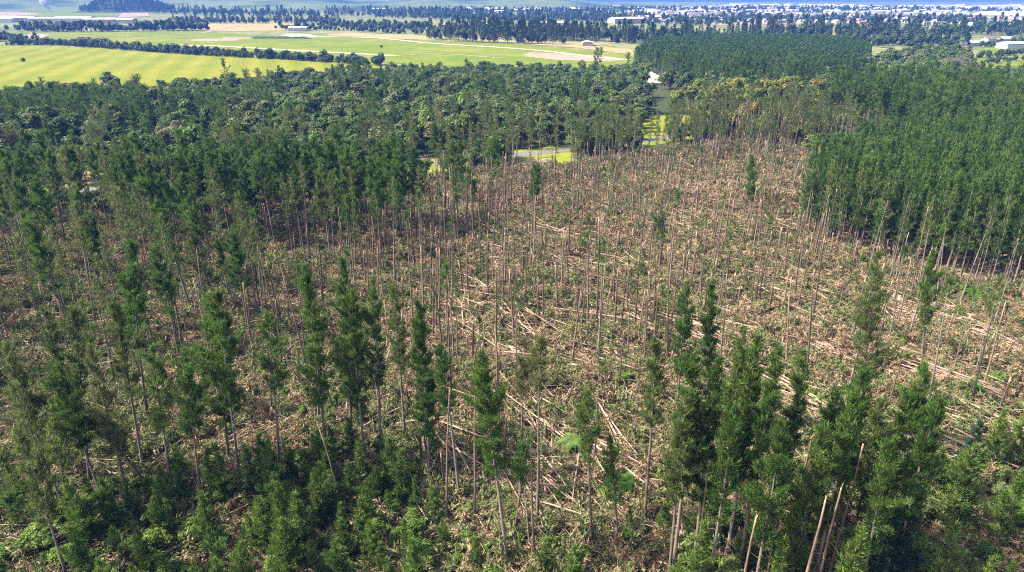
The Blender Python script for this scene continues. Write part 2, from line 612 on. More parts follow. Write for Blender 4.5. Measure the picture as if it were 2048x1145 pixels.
def make_slash(seed, W=5.0, green=.5):
    """Heap of snapped branches with drying needles."""
    r = np.random.default_rng(seed)
    s = Soup()
    P, A, B, AB = [], [], [], []
    for i in range(40):
        p = np.array([r.normal(0, W * .24), r.normal(0, W * .24), abs(r.normal(.12, .22))])
        a = r.uniform(0, 6.28) if i % 3 else r.normal(2.2, .5)
        L = r.uniform(.8, 3.2)
        q = p + np.array([math.cos(a), math.sin(a), r.normal(.08, .22)]) * L
        rd = r.uniform(.012, .034) * (1.7 if i < 5 else 1)
        s.tube([p, (p + q) / 2 + [0, 0, r.uniform(0, .2)], q], [rd, rd * .8, rd * .3], 3, 0, False)
        if r.random() < .78:
            m = int(L * 8)
            t = r.uniform(.25, 1.05, m)[:, None]
            pp = p + (q - p) * t + r.normal(0, .16, (m, 3)) * np.array([1, 1, .7])
            aa = (q - p) / L + r.normal(0, .6, (m, 3))
            if r.random() < green:
                P.append(pp); A.append(aa)
            else:
                B.append(pp); AB.append(aa)
    for lst, ax, mt in ((P, A, 1), (B, AB, 2)):
        if lst:
            pp, aa = np.concatenate(lst), np.concatenate(ax)
            pp = np.repeat(pp, 5, 0) + r.normal(0, .09, (len(pp) * 5, 3))
            aa = np.repeat(aa, 5, 0) + r.normal(0, .5, (len(aa) * 5, 3))
            pp[:, 2] = np.abs(pp[:, 2]) + .03
            s.leaves(pp, aa, .36, .10, mt, r)
    return s.mesh('slash', [M['dead_twig'], M['cut_needle'], M['dead_needle']])


def make_fern(seed, H=1.6, F=2.2):
    r = np.random.default_rng(seed)
    t = Soup()
    t.tube([[0, 0, 0], [.04, 0, H * .6], [0, .03, H]], [.13, .11, .09], 6)
    s = Soup()
    nf = 15
    for i in range(nf):
        a = i / nf * 6.28 + r.uniform(-.15, .15)
        L = F * r.uniform(.75, 1.1)
        el = r.uniform(.35, .95)
        k = np.linspace(0, 1, 9)
        rad_ = L * k * math.cos(el * .6)
        zz = H + L * (math.sin(el) * k - (.75 + .2 * r.random()) * k ** 2.2)
        c = np.stack([rad_ * math.cos(a), rad_ * math.sin(a), zz], 1)
        side = np.array([-math.sin(a), math.cos(a), 0])
        s.tube(c, np.linspace(.02, .005, 9), 3, 0, False)
        for q in np.linspace(.12, 1, 16):
            p = np.array([np.interp(q, k, c[:, j]) for j in range(3)])
            w = F * .24 * math.sin(min(q * 1.15, 1) * 2.7 + .25)
            for sg in (-1, 1):
                e = p + side * sg * w + np.array([math.cos(a), math.sin(a), -.25]) * w * .35
                m = (p + e) / 2 + np.array([math.cos(a), math.sin(a), 0]) * .09
                s.add([p, m, e, p + np.array([math.cos(a), math.sin(a), 0]) * .1], [(0, 1, 2), (0, 3, 1)])
    return t.mesh('stem', [M['bark']]), s.mesh('fronds', [M['frond']])


def make_bare(seed, H=20):
    """Stripped standing tree: pale stem and leafless limbs."""
    r = np.random.default_rng(seed)
    path = stem_path(r, H, 8, .012)
    t = Soup()
    t.tube(path, np.linspace(.15, .03, 8), 7)
    c = Soup()
    for z in r.uniform(.35, .99, 26):
        for b in range(1):
            a, L = r.uniform(0, 6.28), r.uniform(.3, 2.4) * (1.15 - z * .6)
            p = at_stem(path, H, z)
            d = np.array([math.cos(a), math.sin(a), r.uniform(.1, 1.6)])
            q = p + d * L
            c.tube([p, p + d * L * .55 + [0, 0, -.06], q], [.03, .02, .007], 3, 0, False)
            for k in range(4):
                e = p + d * L * r.uniform(.4, .95)
                c.tube([e, e + (d + r.normal(0, .6, 3)) * L * .3], [.018, .005], 3, 0, False)
    return t.mesh('trunk', [M['bark']]), c.mesh('crown', [M['bark']])


# ------------------------------------------------------------------ object helpers
def tag(o, label=None, cat=None, group=None, kind=None):
    if label:
        o['label'] = label
    if cat:
        o['category'] = cat
    if group:
        o['group'] = group
    if kind:
        o['kind'] = kind
    return o


def link(name, data, parent=None):
    o = bpy.data.objects.new(name, data)
    C.objects.link(o)
    if parent is not None:
        o.parent = parent
    return o


def thing(name, parts, loc, rot, scl, label, cat, group=None):
    """An Empty at the base with one mesh per (part name, mesh)."""
    e = link(name, None)
    e.empty_display_size = .5
    e.location, e.rotation_euler = loc, rot
    e.scale = scl if hasattr(scl, '__len__') else (scl, scl, scl)
    tag(e, label, cat, group)
    ch = [link(pn, me, e) for pn, me in parts]
    return e, ch


def one(name, me, loc, rot, scl, label, cat, group=None):
    o = link(name, me)
    o.location, o.rotation_euler = loc, rot
    o.scale = scl if hasattr(scl, '__len__') else (scl, scl, scl)
    tag(o, label, cat, group)
    return o


def scatter(name, loc, rot, scl, var, sources, label, cat):
    """One mass of things nobody could count: a point per plant, SOURCES[v] = the objects whose shape it takes."""
    loc = np.asarray(loc, np.float32).reshape(-1, 3)
    n = len(loc)
    if n == 0:
        return None
    me = bpy.data.meshes.new(name)
    me.vertices.add(n)
    me.vertices.foreach_set('co', loc.ravel())
    at = me.attributes.new('turn', 'FLOAT_VECTOR', 'POINT')
    at.data.foreach_set('vector', np.asarray(rot, np.float32).ravel())
    at = me.attributes.new('size', 'FLOAT_VECTOR', 'POINT')
    s = np.asarray(scl, np.float32)
    if s.ndim == 1:
        s = np.repeat(s[:, None], 3, 1)
    at.data.foreach_set('vector', s.ravel())
    at = me.attributes.new('sort', 'INT', 'POINT')
    at.data.foreach_set('value', np.asarray(var, np.int32))
    o = link(name, me)
    tag(o, label, cat, None, 'stuff')
    ng = bpy.data.node_groups.new(name, 'GeometryNodeTree')
    ng.interface.new_socket('Geometry', in_out='INPUT', socket_type='NodeSocketGeometry')
    ng.interface.new_socket('Geometry', in_out='OUTPUT', socket_type='NodeSocketGeometry')
    n_, l_ = ng.nodes, ng.links
    gi, go = n_.new('NodeGroupInput'), n_.new('NodeGroupOutput')
    join = n_.new('GeometryNodeJoinGeometry')

    def attr(nm, ty):
        a = n_.new('GeometryNodeInputNamedAttribute')
        a.data_type = ty
        a.inputs[0].default_value = nm
        return a.outputs[0]
    tu, si, so = attr('turn', 'FLOAT_VECTOR'), attr('size', 'FLOAT_VECTOR'), attr('sort', 'INT')
    for k, src in enumerate(sources):
        cmp_ = n_.new('FunctionNodeCompare')
        cmp_.data_type = 'INT'
        cmp_.operation = 'EQUAL'
        l_.new(so, cmp_.inputs[2])
        cmp_.inputs[3].default_value = k
        js = n_.new('GeometryNodeJoinGeometry')
        for ob in src:
            oi = n_.new('GeometryNodeObjectInfo')
            oi.transform_space = 'ORIGINAL'
            oi.inputs[0].default_value = ob
            oi.inputs[1].default_value = True
            l_.new(oi.outputs['Geometry'], js.inputs[0])
        ip = n_.new('GeometryNodeInstanceOnPoints')
        l_.new(gi.outputs[0], ip.inputs['Points'])
        l_.new(cmp_.outputs[0], ip.inputs['Selection'])
        l_.new(js.outputs[0], ip.inputs['Instance'])
        e2r = n_.new('FunctionNodeEulerToRotation')
        l_.new(tu, e2r.inputs[0])
        l_.new(e2r.outputs[0], ip.inputs['Rotation'])
        l_.new(si, ip.inputs['Scale'])
        l_.new(ip.outputs[0], join.inputs[0])
    l_.new(join.outputs[0], go.inputs[0])
    md = o.modifiers.new('scatter', 'NODES')
    md.node_group = ng
    return o


def sheet(name, poly_px, mat, z, label=None, cat=None, kind='structure', xy=None):
    """Flat ground sheet whose corners are given as pixels of the photograph (or as metres)."""
    pts = [G(u, v)[:2] for u, v in poly_px] if xy is None else xy
    me = bpy.data.meshes.new(name)
    me.from_pydata([(p[0], p[1], z) for p in pts], [], [list(range(len(pts)))])
    me.update()
    if me.polygons[0].normal.z < 0:
        me.flip_normals()
    me.materials.append(mat)
    o = link(name, me)
    tag(o, label, cat, None, kind)
    return o


def strip(name, line_px, width, mat, z, label=None, cat=None, follow=False):
    """Road or track along a line of pixels, WIDTH metres wide."""
    c = np.array([G(u, v)[:2] for u, v in line_px])
    # smooth the line
    t = np.linspace(0, len(c) - 1, (len(c) - 1) * 6 + 1)
    c = np.stack([np.interp(t, np.arange(len(c)), c[:, i]) for i in range(2)], 1)
    for _ in range(3):
        c[1:-1] = (c[:-2] + 2 * c[1:-1] + c[2:]) / 4
    d = np.gradient(c, axis=0)
    d /= np.linalg.norm(d, axis=1)[:, None] + 1e-9
    nn = np.stack([-d[:, 1], d[:, 0]], 1)
    w = np.broadcast_to(np.asarray(width, float), (len(c),))[:, None] * .5
    A, B = c + nn * w, c - nn * w
    V = np.concatenate([np.c_[A, np.full(len(A), z)], np.c_[B, np.full(len(B), z)]])
    n = len(c)
    T = []
    for i in range(n - 1):
        T += [(i, n + i, n + i + 1), (i, n + i + 1, i + 1)]
    me = mesh_np(name, V, np.array(T), [mat])
    o = link(name, me)
    tag(o, label, cat, None, 'structure')
    return o, c


# ------------------------------------------------------------------ the setting: ground, fields, road, hills, lake
M['floor'] = ground_mat('forest_floor', [(.09, .085, .042), (.18, .132, .09), (.25, .18, .125), (.12, .125, .055), (.28, .20, .14)], [26, 5, 1.1], .95, .5)
M['far_ground'] = ground_mat('far_ground', [(.05, .08, .03), (.09, .11, .04), (.16, .16, .07), (.08, .10, .04)], [160, 40], .95)
M['field'] = ground_mat('pasture', [(.082, .105, .007), (.115, .13, .010), (.165, .155, .024)], [90, 14], .9, 0, (24, -.32, .4))
M['field_far'] = ground_mat('far_pasture', [(.070, .108, .009), (.096, .126, .012), (.14, .142, .026)], [120, 30], .9)
M['dry'] = ground_mat('dry_grass', [(.17, .15, .06), (.22, .18, .09), (.13, .135, .045)], [60, 14], .9)
M['earth'] = ground_mat('bare_earth', [(.17, .125, .09), (.24, .185, .135), (.14, .10, .06)], [30, 8], .95)
M['track'] = ground_mat('pale_gravel', [(.33, .30, .25), (.42, .38, .32)], [12, 3], .9)
M['asphalt'] = ground_mat('weathered_asphalt', [(.09, .09, .09), (.115, .115, .113), (.14, .14, .136)], [9, 1.2], .9)
M['verge'] = ground_mat('roadside_grass', [(.085, .115, .012), (.13, .15, .016), (.175, .165, .032)], [11, 2], .9)
M['dirt'] = ground_mat('sandy_track', [(.30, .20, .115), (.38, .26, .16), (.24, .16, .09)], [6, 1], .95, .3)
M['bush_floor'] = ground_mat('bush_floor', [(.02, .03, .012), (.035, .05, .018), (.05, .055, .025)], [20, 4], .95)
M['lake'] = ground_mat('lake_water', [(.42, .48, .55), (.48, .55, .60)], [300], .35)
M['hill'] = ground_mat('hill_cover', [(.02, .035, .025), (.03, .05, .025), (.08, .11, .035), (.11, .13, .045), (.025, .04, .02)], [900, 240], .95)
M['clay'] = ground_mat('pale_clay', [(.52, .47, .40), (.62, .58, .51), (.36, .30, .22)], [8, 2], .9)


def axis(a, b, fine0, fine1, step, grow=1.35):
    v = list(np.arange(fine0, fine1, step))
    s, x = step, fine1
    while x < b:
        v.append(x)
        s *= grow
        x += s
    v.append(b)
    s, x = step, fine0 - step
    w = []
    while x > a:
        w.append(x)
        s *= grow
        x -= s
    w.append(a)
    return np.array(w[::-1] + v)


gx, gy = axis(-9000, 9000, -190, 190, 1.9), axis(-300, 14000, 30, 250, 1.9)
X, Y = np.meshgrid(gx, gy)
Z = relief(X, Y)
fine = (np.abs(X) < 188) & (Y > 32) & (Y < 244)
Z = Z + np.where(fine, rng.normal(0, .10, Z.shape), 0)
V = np.stack([X.ravel(), Y.ravel(), Z.ravel()], 1)
nx, ny = len(gx), len(gy)
i = np.arange(ny - 1)[:, None] * nx + np.arange(nx - 1)[None]
i = i.ravel()
Q = np.stack([i, i + 1, i + nx + 1, i + nx], 1)
cen = V[Q].mean(1)
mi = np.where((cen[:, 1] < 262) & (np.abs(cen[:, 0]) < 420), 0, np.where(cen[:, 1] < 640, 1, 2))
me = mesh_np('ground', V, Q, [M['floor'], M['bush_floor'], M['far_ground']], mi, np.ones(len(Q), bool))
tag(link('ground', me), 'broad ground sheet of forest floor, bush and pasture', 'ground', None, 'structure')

# pastures beyond the bush
sheet('field', [(-500, 204), (0, 192), (130, 184), (300, 174), (430, 162), (560, 150), (760, 140), (760, 118), (640, 122), (540, 116), (420, 110), (330, 108), (200, 97), (90, 92), (-500, 92)], M['field'], .30, 'large mown yellow green pasture behind the dark bush', 'field')
sheet('field', [(60, 84), (150, 92), (330, 103), (460, 107), (560, 113), (660, 119), (760, 126), (900, 134), (1060, 138), (1180, 138), (1300, 134), (1302, 118), (1260, 112), (1200, 104), (1100, 95), (980, 87), (860, 82), (760, 79), (640, 74), (500, 70), (420, 64), (300, 62), (180, 64), (90, 68)], M['field_far'], .26, 'pale green pasture crossed by white tracks', 'field')
sheet('field', [(640, 71), (760, 77), (860, 81), (1000, 86), (1140, 95), (1268, 111), (1265, 100), (1180, 92), (1240, 86), (1060, 84), (900, 76), (800, 70), (700, 66)], M['dry'], .31, 'dry strip of pasture along the tree belt', 'field')
sheet('field', [(380, 62), (420, 64), (560, 62), (640, 58), (560, 42), (440, 44), (410, 50)], M['dry'], .28, 'tan rough ground beside the bend of the road', 'field')
sheet('field', [(230, 13), (300, 28), (420, 30), (430, 18), (330, 16)], M['field_far'], .45, 'small green paddock under the pylons', 'field')
sheet('field', [(-300, 36), (150, 34), (240, 33), (290, 28), (170, 24), (120, 8.6), (-300, 8.6)], M['field_far'], .5, 'green slope beyond the white factory roofs', 'field')
sheet('field', [(1484, 82), (1560, 84), (1640, 72), (1625, 67), (1540, 69)], M['dry'], .4, 'small dry paddock behind the pine block', 'field')
sheet('field', [(1945, 132), (2200, 140), (2200, 84), (2010, 84), (1960, 100)], M['field_far'], .4, 'green orchard paddocks at the frame edge', 'field')
sheet('field', [(1840, 10), (2500, 11), (2500, 20), (2050, 20), (1830, 14)], M['dry'], .6, 'tan far plain beyond the town', 'field')
sheet('bare_earth', [(1040, 113), (1110, 121), (1200, 124), (1262, 121), (1200, 112), (1110, 108), (1060, 106)], M['earth'], .40, 'pale bare earth beside the pasture track', 'earth patch')
sheet('bare_earth', [(365, 82), (420, 84), (480, 82), (470, 79), (400, 79)], M['earth'], .44, 'grey scraped earth patch in the pasture', 'earth patch')
sheet('bare_earth', [(560, 72), (600, 76), (640, 75), (620, 70), (580, 69)], M['track'], .44, 'white spoil patch beside the dark mound', 'earth patch')
sheet('bare_earth', [(40, 76), (90, 77), (100, 70), (60, 68)], M['earth'], .44, 'tan earth patch at the tree belt end', 'earth patch')
sheet('bare_earth', [(-200, 36), (30, 33), (80, 28), (30, 24), (-200, 25)], M['earth'], .55, 'tan worked ground beyond the factory', 'earth patch')
sheet('bare_earth', [(235, 36), (300, 33), (290, 18), (250, 22)], M['earth'], .6, 'pale quarry face beside the wooded hill', 'earth patch')
sheet('bare_earth', [(1420, 52), (1640, 48), (1600, 33), (1480, 36)], M['earth'], .6, 'pale yards at the near edge of town', 'earth patch')
strip('track', [(640, 74), (760, 77), (860, 88), (1000, 96), (1100, 104), (1190, 116), (1262, 122)], 7, M['track'], .55, 'white gravel track along the upper pasture', 'track')
strip('track', [(350, 91), (430, 93), (520, 98), (600, 103), (700, 108), (790, 113)], 8, M['track'], .55, 'white gravel track between pasture and hedge', 'track')
strip('track', [(150, 75), (300, 71), (400, 68), (440, 60), (478, 52), (470, 46), (430, 44)], 9, M['earth'], .55, 'tan farm road bending behind the pasture', 'track')
strip('track', [(1985, 60), (1975, 45), (1968, 38), (1960, 33)], 7, M['track'], .65, 'pale street running into town', 'road')
strip('road', [(1942, 118), (1936, 104), (1938, 92), (1955, 82)], 6.5, M['asphalt'], .65, 'curved road climbing past the grey wood', 'road')

strip('track', [(790, 113), (860, 108), (930, 112), (1010, 118)], 5, M['earth'], .5, 'faint tan track curving over the pale pasture', 'track')
strip('track', [(100, 68), (200, 70), (330, 76), (440, 74), (560, 80)], 4, M['earth'], .5, 'faint tan track across the far pasture', 'track')

# the road behind the fallen block, with its verges
ROAD = [(-420, 410), (0, 392), (150, 386), (420, 368), (700, 345), (860, 330), (1000, 314), (1140, 301), (1300, 282), (1420, 262), (1560, 240), (1760, 215), (2100, 190)]
strip('grass_verge', ROAD, 17, M['verge'], .16, 'bright grass verge along the road', 'verge')
strip('road', ROAD, 6.2, M['asphalt'], .22, 'grey sealed road behind the fallen block', 'road')
sheet('gravel_pad', [(1020, 326), (1060, 331), (1096, 326), (1085, 319), (1045, 317)], M['earth'], .24, 'white gravel pad beside the road', 'gravel pad')
CLEARED = [[(836, 346), (850, 332), (930, 322), (936, 346), (850, 360)], [(1040, 318), (1142, 296), (1150, 330), (1095, 338), (1030, 336)],
           [(1276, 300), (1280, 262), (1300, 236), (1395, 230), (1402, 254), (1345, 276), (1335, 298)], [(1895, 905), (1932, 900), (1985, 1000), (2075, 1180), (1985, 1180), (1930, 1020)], [(450, 1180), (465, 1080), (500, 1035), (535, 1035), (505, 1100), (500, 1180)]]
sheet('grass_patch', [(836, 348), (850, 338), (932, 330), (936, 344), (850, 358)], M['verge'], .20, 'bright grass strip under the ragged pines, left of the gravel pad', 'grass patch')
sheet('grass_patch', [(1088, 320), (1142, 309), (1150, 328), (1092, 337)], M['verge'], .20, 'bright grass strip right of the gravel pad', 'grass patch')
sheet('grass_patch', [(1270, 272), (1335, 280), (1405, 254), (1398, 228), (1295, 234)], M['verge'], .19, 'bright grass clearing beyond the road bend', 'grass patch')
# sandy track along the right hand bottom corner and a scrape at the bottom
def draped(name, line_px, width, mat, label, cat):
    o, c = strip(name, line_px, width, mat, 0, label, cat)
    me = o.data
    co = np.zeros(len(me.vertices) * 3)
    me.vertices.foreach_get('co', co)
    co = co.reshape(-1, 3)
    co[:, 2] = relief(co[:, 0], co[:, 1]) + .22
    me.vertices.foreach_set('co', co.ravel())
    me.update()
    return o
draped('dirt_track', [(2060, 1180), (2010, 1120), (1975, 1070), (1950, 1010), (1925, 960), (1915, 920)], 3.6, M['dirt'], 'sandy track between pines at the lower corner', 'track')
draped('dirt_track', [(455, 1180), (475, 1120), (490, 1075), (520, 1040)], 2.4, M['dirt'], 'short sandy scrape among the bottom shrubs', 'track')

# lake, hills
sheet('lake', [(1935, 31), (2500, 38), (2500, 20), (2060, 21), (1960, 24)], M['lake'], .9, 'pale lake beside the town', 'lake')


def hills(name, x0, x1, y0, y1, hfun, label, nx=90, ny=40, mat='hill'):
    xs, ys = np.linspace(x0, x1, nx), np.linspace(y0, y1, ny)
    X, Y = np.meshgrid(xs, ys)
    Z = hfun(X, Y)
    e = np.minimum(np.minimum((X - x0) / (x1 - x0), (x1 - X) / (x1 - x0)), np.minimum((Y - y0) / (y1 - y0), (y1 - Y) / (y1 - y0)))
    Z = Z * np.clip(e * 9, 0, 1) - .5 * (e < .002)
    V = np.stack([X.ravel(), Y.ravel(), Z.ravel() + .02], 1)
    i = (np.arange(ny - 1)[:, None] * nx + np.arange(nx - 1)[None]).ravel()
    Q = np.stack([i, i + 1, i + nx + 1, i + nx], 1)
    o = link(name, mesh_np(name, V, Q, [M[mat]], None, np.ones(len(Q), bool)))
    tag(o, label, 'hills', None, 'structure')
    return o


hills('hills', -5200, 900, 2700, 7000, lambda x, y: np.clip((y - 2650) / 2200, 0, 1) * (105 + 45 * np.sin(x * .0021 + 1) + 30 * np.sin(x * .0047 + y * .002) + 14 * np.sin(x * .011)) * np.clip((900 - x) / 2600, 0, 1) ** .7, 'long green and wooded hillside beyond the factory')
M['hill_far'] = ground_mat('far_ridge', [(.03, .05, .035), (.05, .075, .04), (.08, .10, .05)], [1500, 300], .95)
hills('hills', -6500, 8800, 7200, 11500, lambda x, y: 130 + 45 * np.sin(x * .0011 + 2) + 30 * np.sin(x * .0027 + y * .001), 'low blue ridge on the horizon', 100, 16, 'hill_far')
def mound(px, py, w, d, h, mat, label):
    g = G(px, py)
    o = hills('earth_mound', g[0] - w / 2, g[0] + w / 2, g[1] - d / 2, g[1] + d / 2, lambda x, y: h * (1 + .4 * np.sin(x * .3) * np.sin(y * .5 + 1)) * np.exp(-((y - g[1]) / d * 3.2) ** 2), label, 36, 8, mat)
    o.location.z = .3
    return o


mound(560, 78, 90, 14, 2.6, 'bush_floor', 'dark overgrown earth mound across the pasture')
mound(475, 79, 46, 10, 2.2, 'earth', 'scraped earth bund beside the dark mound')
KNOLL = G(214, 26)


def knoll_h(x, y):
    return 42 * np.exp(-(((x - KNOLL[0] - 10) / 120) ** 2 + ((y - KNOLL[1] - 130) / 110) ** 2) ** 1.6)


hills('wooded_knoll', KNOLL[0] - 260, KNOLL[0] + 280, KNOLL[1] - 60, KNOLL[1] + 420, knoll_h, 'rounded hill covered in dark conifers', 30, 24, 'bush_floor')

# ------------------------------------------------------------------ planting: the 300 that show largest of a kind are things, the rest one mass
ROADXY = np.array([G(u, v)[:2] for u, v in ROAD])


def road_dist(p):
    p = np.atleast_2d(p)
    best = np.full(len(p), 1e9)
    for a, b in zip(ROADXY[:-1], ROADXY[1:]):
        ab = b - a
        t = np.clip(((p - a) @ ab) / (ab @ ab), 0, 1)
        best = np.minimum(best, np.linalg.norm(p - (a + t[:, None] * ab), axis=1))
    return best


def off_grass(p, extra=0):
    u, v, _ = proj(p[:, 0], p[:, 1], np.zeros(len(p)))
    m = np.zeros(len(p), bool)
    for q in CLEARED:
        m |= inside(q, u, v)
    return p[~m]


SHORT = {}
ORD = 'first second third fourth fifth sixth seventh eighth ninth tenth eleventh twelfth thirteenth fourteenth fifteenth sixteenth seventeenth eighteenth'.split()


def zone(u):
    for lim, w in ((290, 'at far left'), (590, 'on the left'), (880, 'left of centre'), (1170, 'at the centre'), (1460, 'right of centre'), (1760, 'on the right')):
        if u < lim:
            return w
    return 'at far right'


def single_out(recs, hs):
    """Things that would share a label are told apart by their row from the front and their place in it."""
    by = {}
    for r in recs:
        x, y, z = r['loc']
        r['u'], r['v'], _ = proj(x, y, z + .7 * hs[r['var']] * r['scl'][2])
        by.setdefault(r['label'], []).append(r)
    for lab, rs in by.items():
        if len(rs) < 2:
            continue
        cells = {}
        for r in rs:
            cells.setdefault(zone(r['u']), []).append(r)
        short = SHORT.get(rs[0]['group'], lab)
        for zn, cs in cells.items():
            cs.sort(key=lambda r: r['loc'][1])
            k = max(5, math.ceil(len(cs) / 16))
            rows = [cs[i:i + k] for i in range(0, len(cs), k)]
            for ri, row in enumerate(rows):
                row.sort(key=lambda r: r['u'])
                for ci, r in enumerate(row):
                    where = (ORD[ci] + ' from left ' if len(row) > 1 else '') + ('in ' + ORD[ri] + ' row ' if len(rows) > 1 else '')
                    r['label'] = (short + ', ' + where).rstrip(', ') + ' ' + zn


def patchy(p, lo, ph=0.0, sc=1.0):
    """Thin out a scatter in irregular patches."""
    x, y = p[:, 0] * sc, p[:, 1] * sc
    f = np.sin(x * .16 + ph + 1.5 * np.sin(y * .11 + ph)) + np.sin(y * .19 - ph + 1.4 * np.sin(x * .13)) + .8 * np.sin(x * .43 + y * .35 + 2 * ph)
    return p[rng.random(len(p)) < np.clip(.62 + .4 * f, lo, 1)]


class Kind:
    def __init__(self, name, mass, cat, variants, mass_label, limit=300):
        self.name, self.mass, self.cat, self.variants, self.mass_label, self.limit = name, mass, cat, variants, mass_label, limit
        self.rec = []

    def add(self, xy, var, scale, label, group, lean=0.0, zoff=0.0, stretch=.1, z=None, yaw=None):
        for p in off_grass(np.atleast_2d(np.asarray(xy, float))):
            v = int(rng.choice(var))
            s = rng.uniform(*scale)
            l = (rng.normal(0, lean), rng.normal(0, lean)) if lean else (0, 0)
            zz = float(relief(p[0], p[1])) if z is None else float(z(p[0], p[1]))
            w = 1 + rng.uniform(-stretch, stretch)
            yw = rng.uniform(0, 6.28) if yaw is None else rng.normal(*yaw) + (math.pi if rng.random() < .35 else 0)
            self.rec.append(dict(loc=(p[0], p[1], zz + zoff), rot=(l[0], l[1], yw), scl=(s * w, s * w, s), var=v, label=label, group=group))

    def build(self, taken=0):
        hs = [max(float(max(c[2] for c in obj_bound(me))) for _, me in parts) for parts in self.variants]
        ws = [max(float(max(c[0] for c in obj_bound(me))) for _, me in parts) for parts in self.variants]
        for r in self.rec:
            x, y, z = r['loc']
            h = max(hs[r['var']], ws[r['var']]) * r['scl'][2]
            u, v, f = proj(x, y, z)
            ut, vt, ft = proj(x, y, z + hs[r['var']] * r['scl'][2])
            vis = f > 5 and -10 < ut < 2058 and vt < 1140 and (v > 0)
            r['rank'] = (h / f if vis else -1.0)
        self.rec.sort(key=lambda r: -r['rank'])
        lim = max(0, self.limit - taken)
        ind = [r for r in self.rec[:lim] if r['rank'] > 0]
        rest = self.rec[len(ind):]
        have = {r['var'] for r in ind}
        for r in list(rest):
            if r['var'] not in have and r['rank'] > 0:
                have.add(r['var'])
                rest.remove(r)
                ind.append(r)
        rest = [r for r in rest if r['var'] in have]
        single_out(ind, hs)
        src = {}
        for r in ind:
            parts = self.variants[r['var']]
            if len(parts) == 1:
                o = one(self.name, parts[0][1], r['loc'], r['rot'], r['scl'], r['label'], self.cat, r['group'])
                ch = [o]
            else:
                o, ch = thing(self.name, parts, r['loc'], r['rot'], r['scl'], r['label'], self.cat, r['group'])
            src.setdefault(r['var'], ch)
        if rest:
            ids = {v: i for i, v in enumerate(sorted(src))}
            scatter(self.mass, [r['loc'] for r in rest], [r['rot'] for r in rest], [r['scl'] for r in rest], [ids[r['var']] for r in rest],
                    [src[v] for v in sorted(src)], self.mass_label, self.cat)
        print(self.name, len(ind), 'single,', len(rest), 'in', self.mass)


def obj_bound(me):
    co = np.zeros(len(me.vertices) * 3, np.float32)
    me.vertices.foreach_get('co', co)
    co = co.reshape(-1, 3)
    return [co.min(0), co.max(0)]


def tc(p):
    return [('trunk', p[0]), ('crown', p[1])]


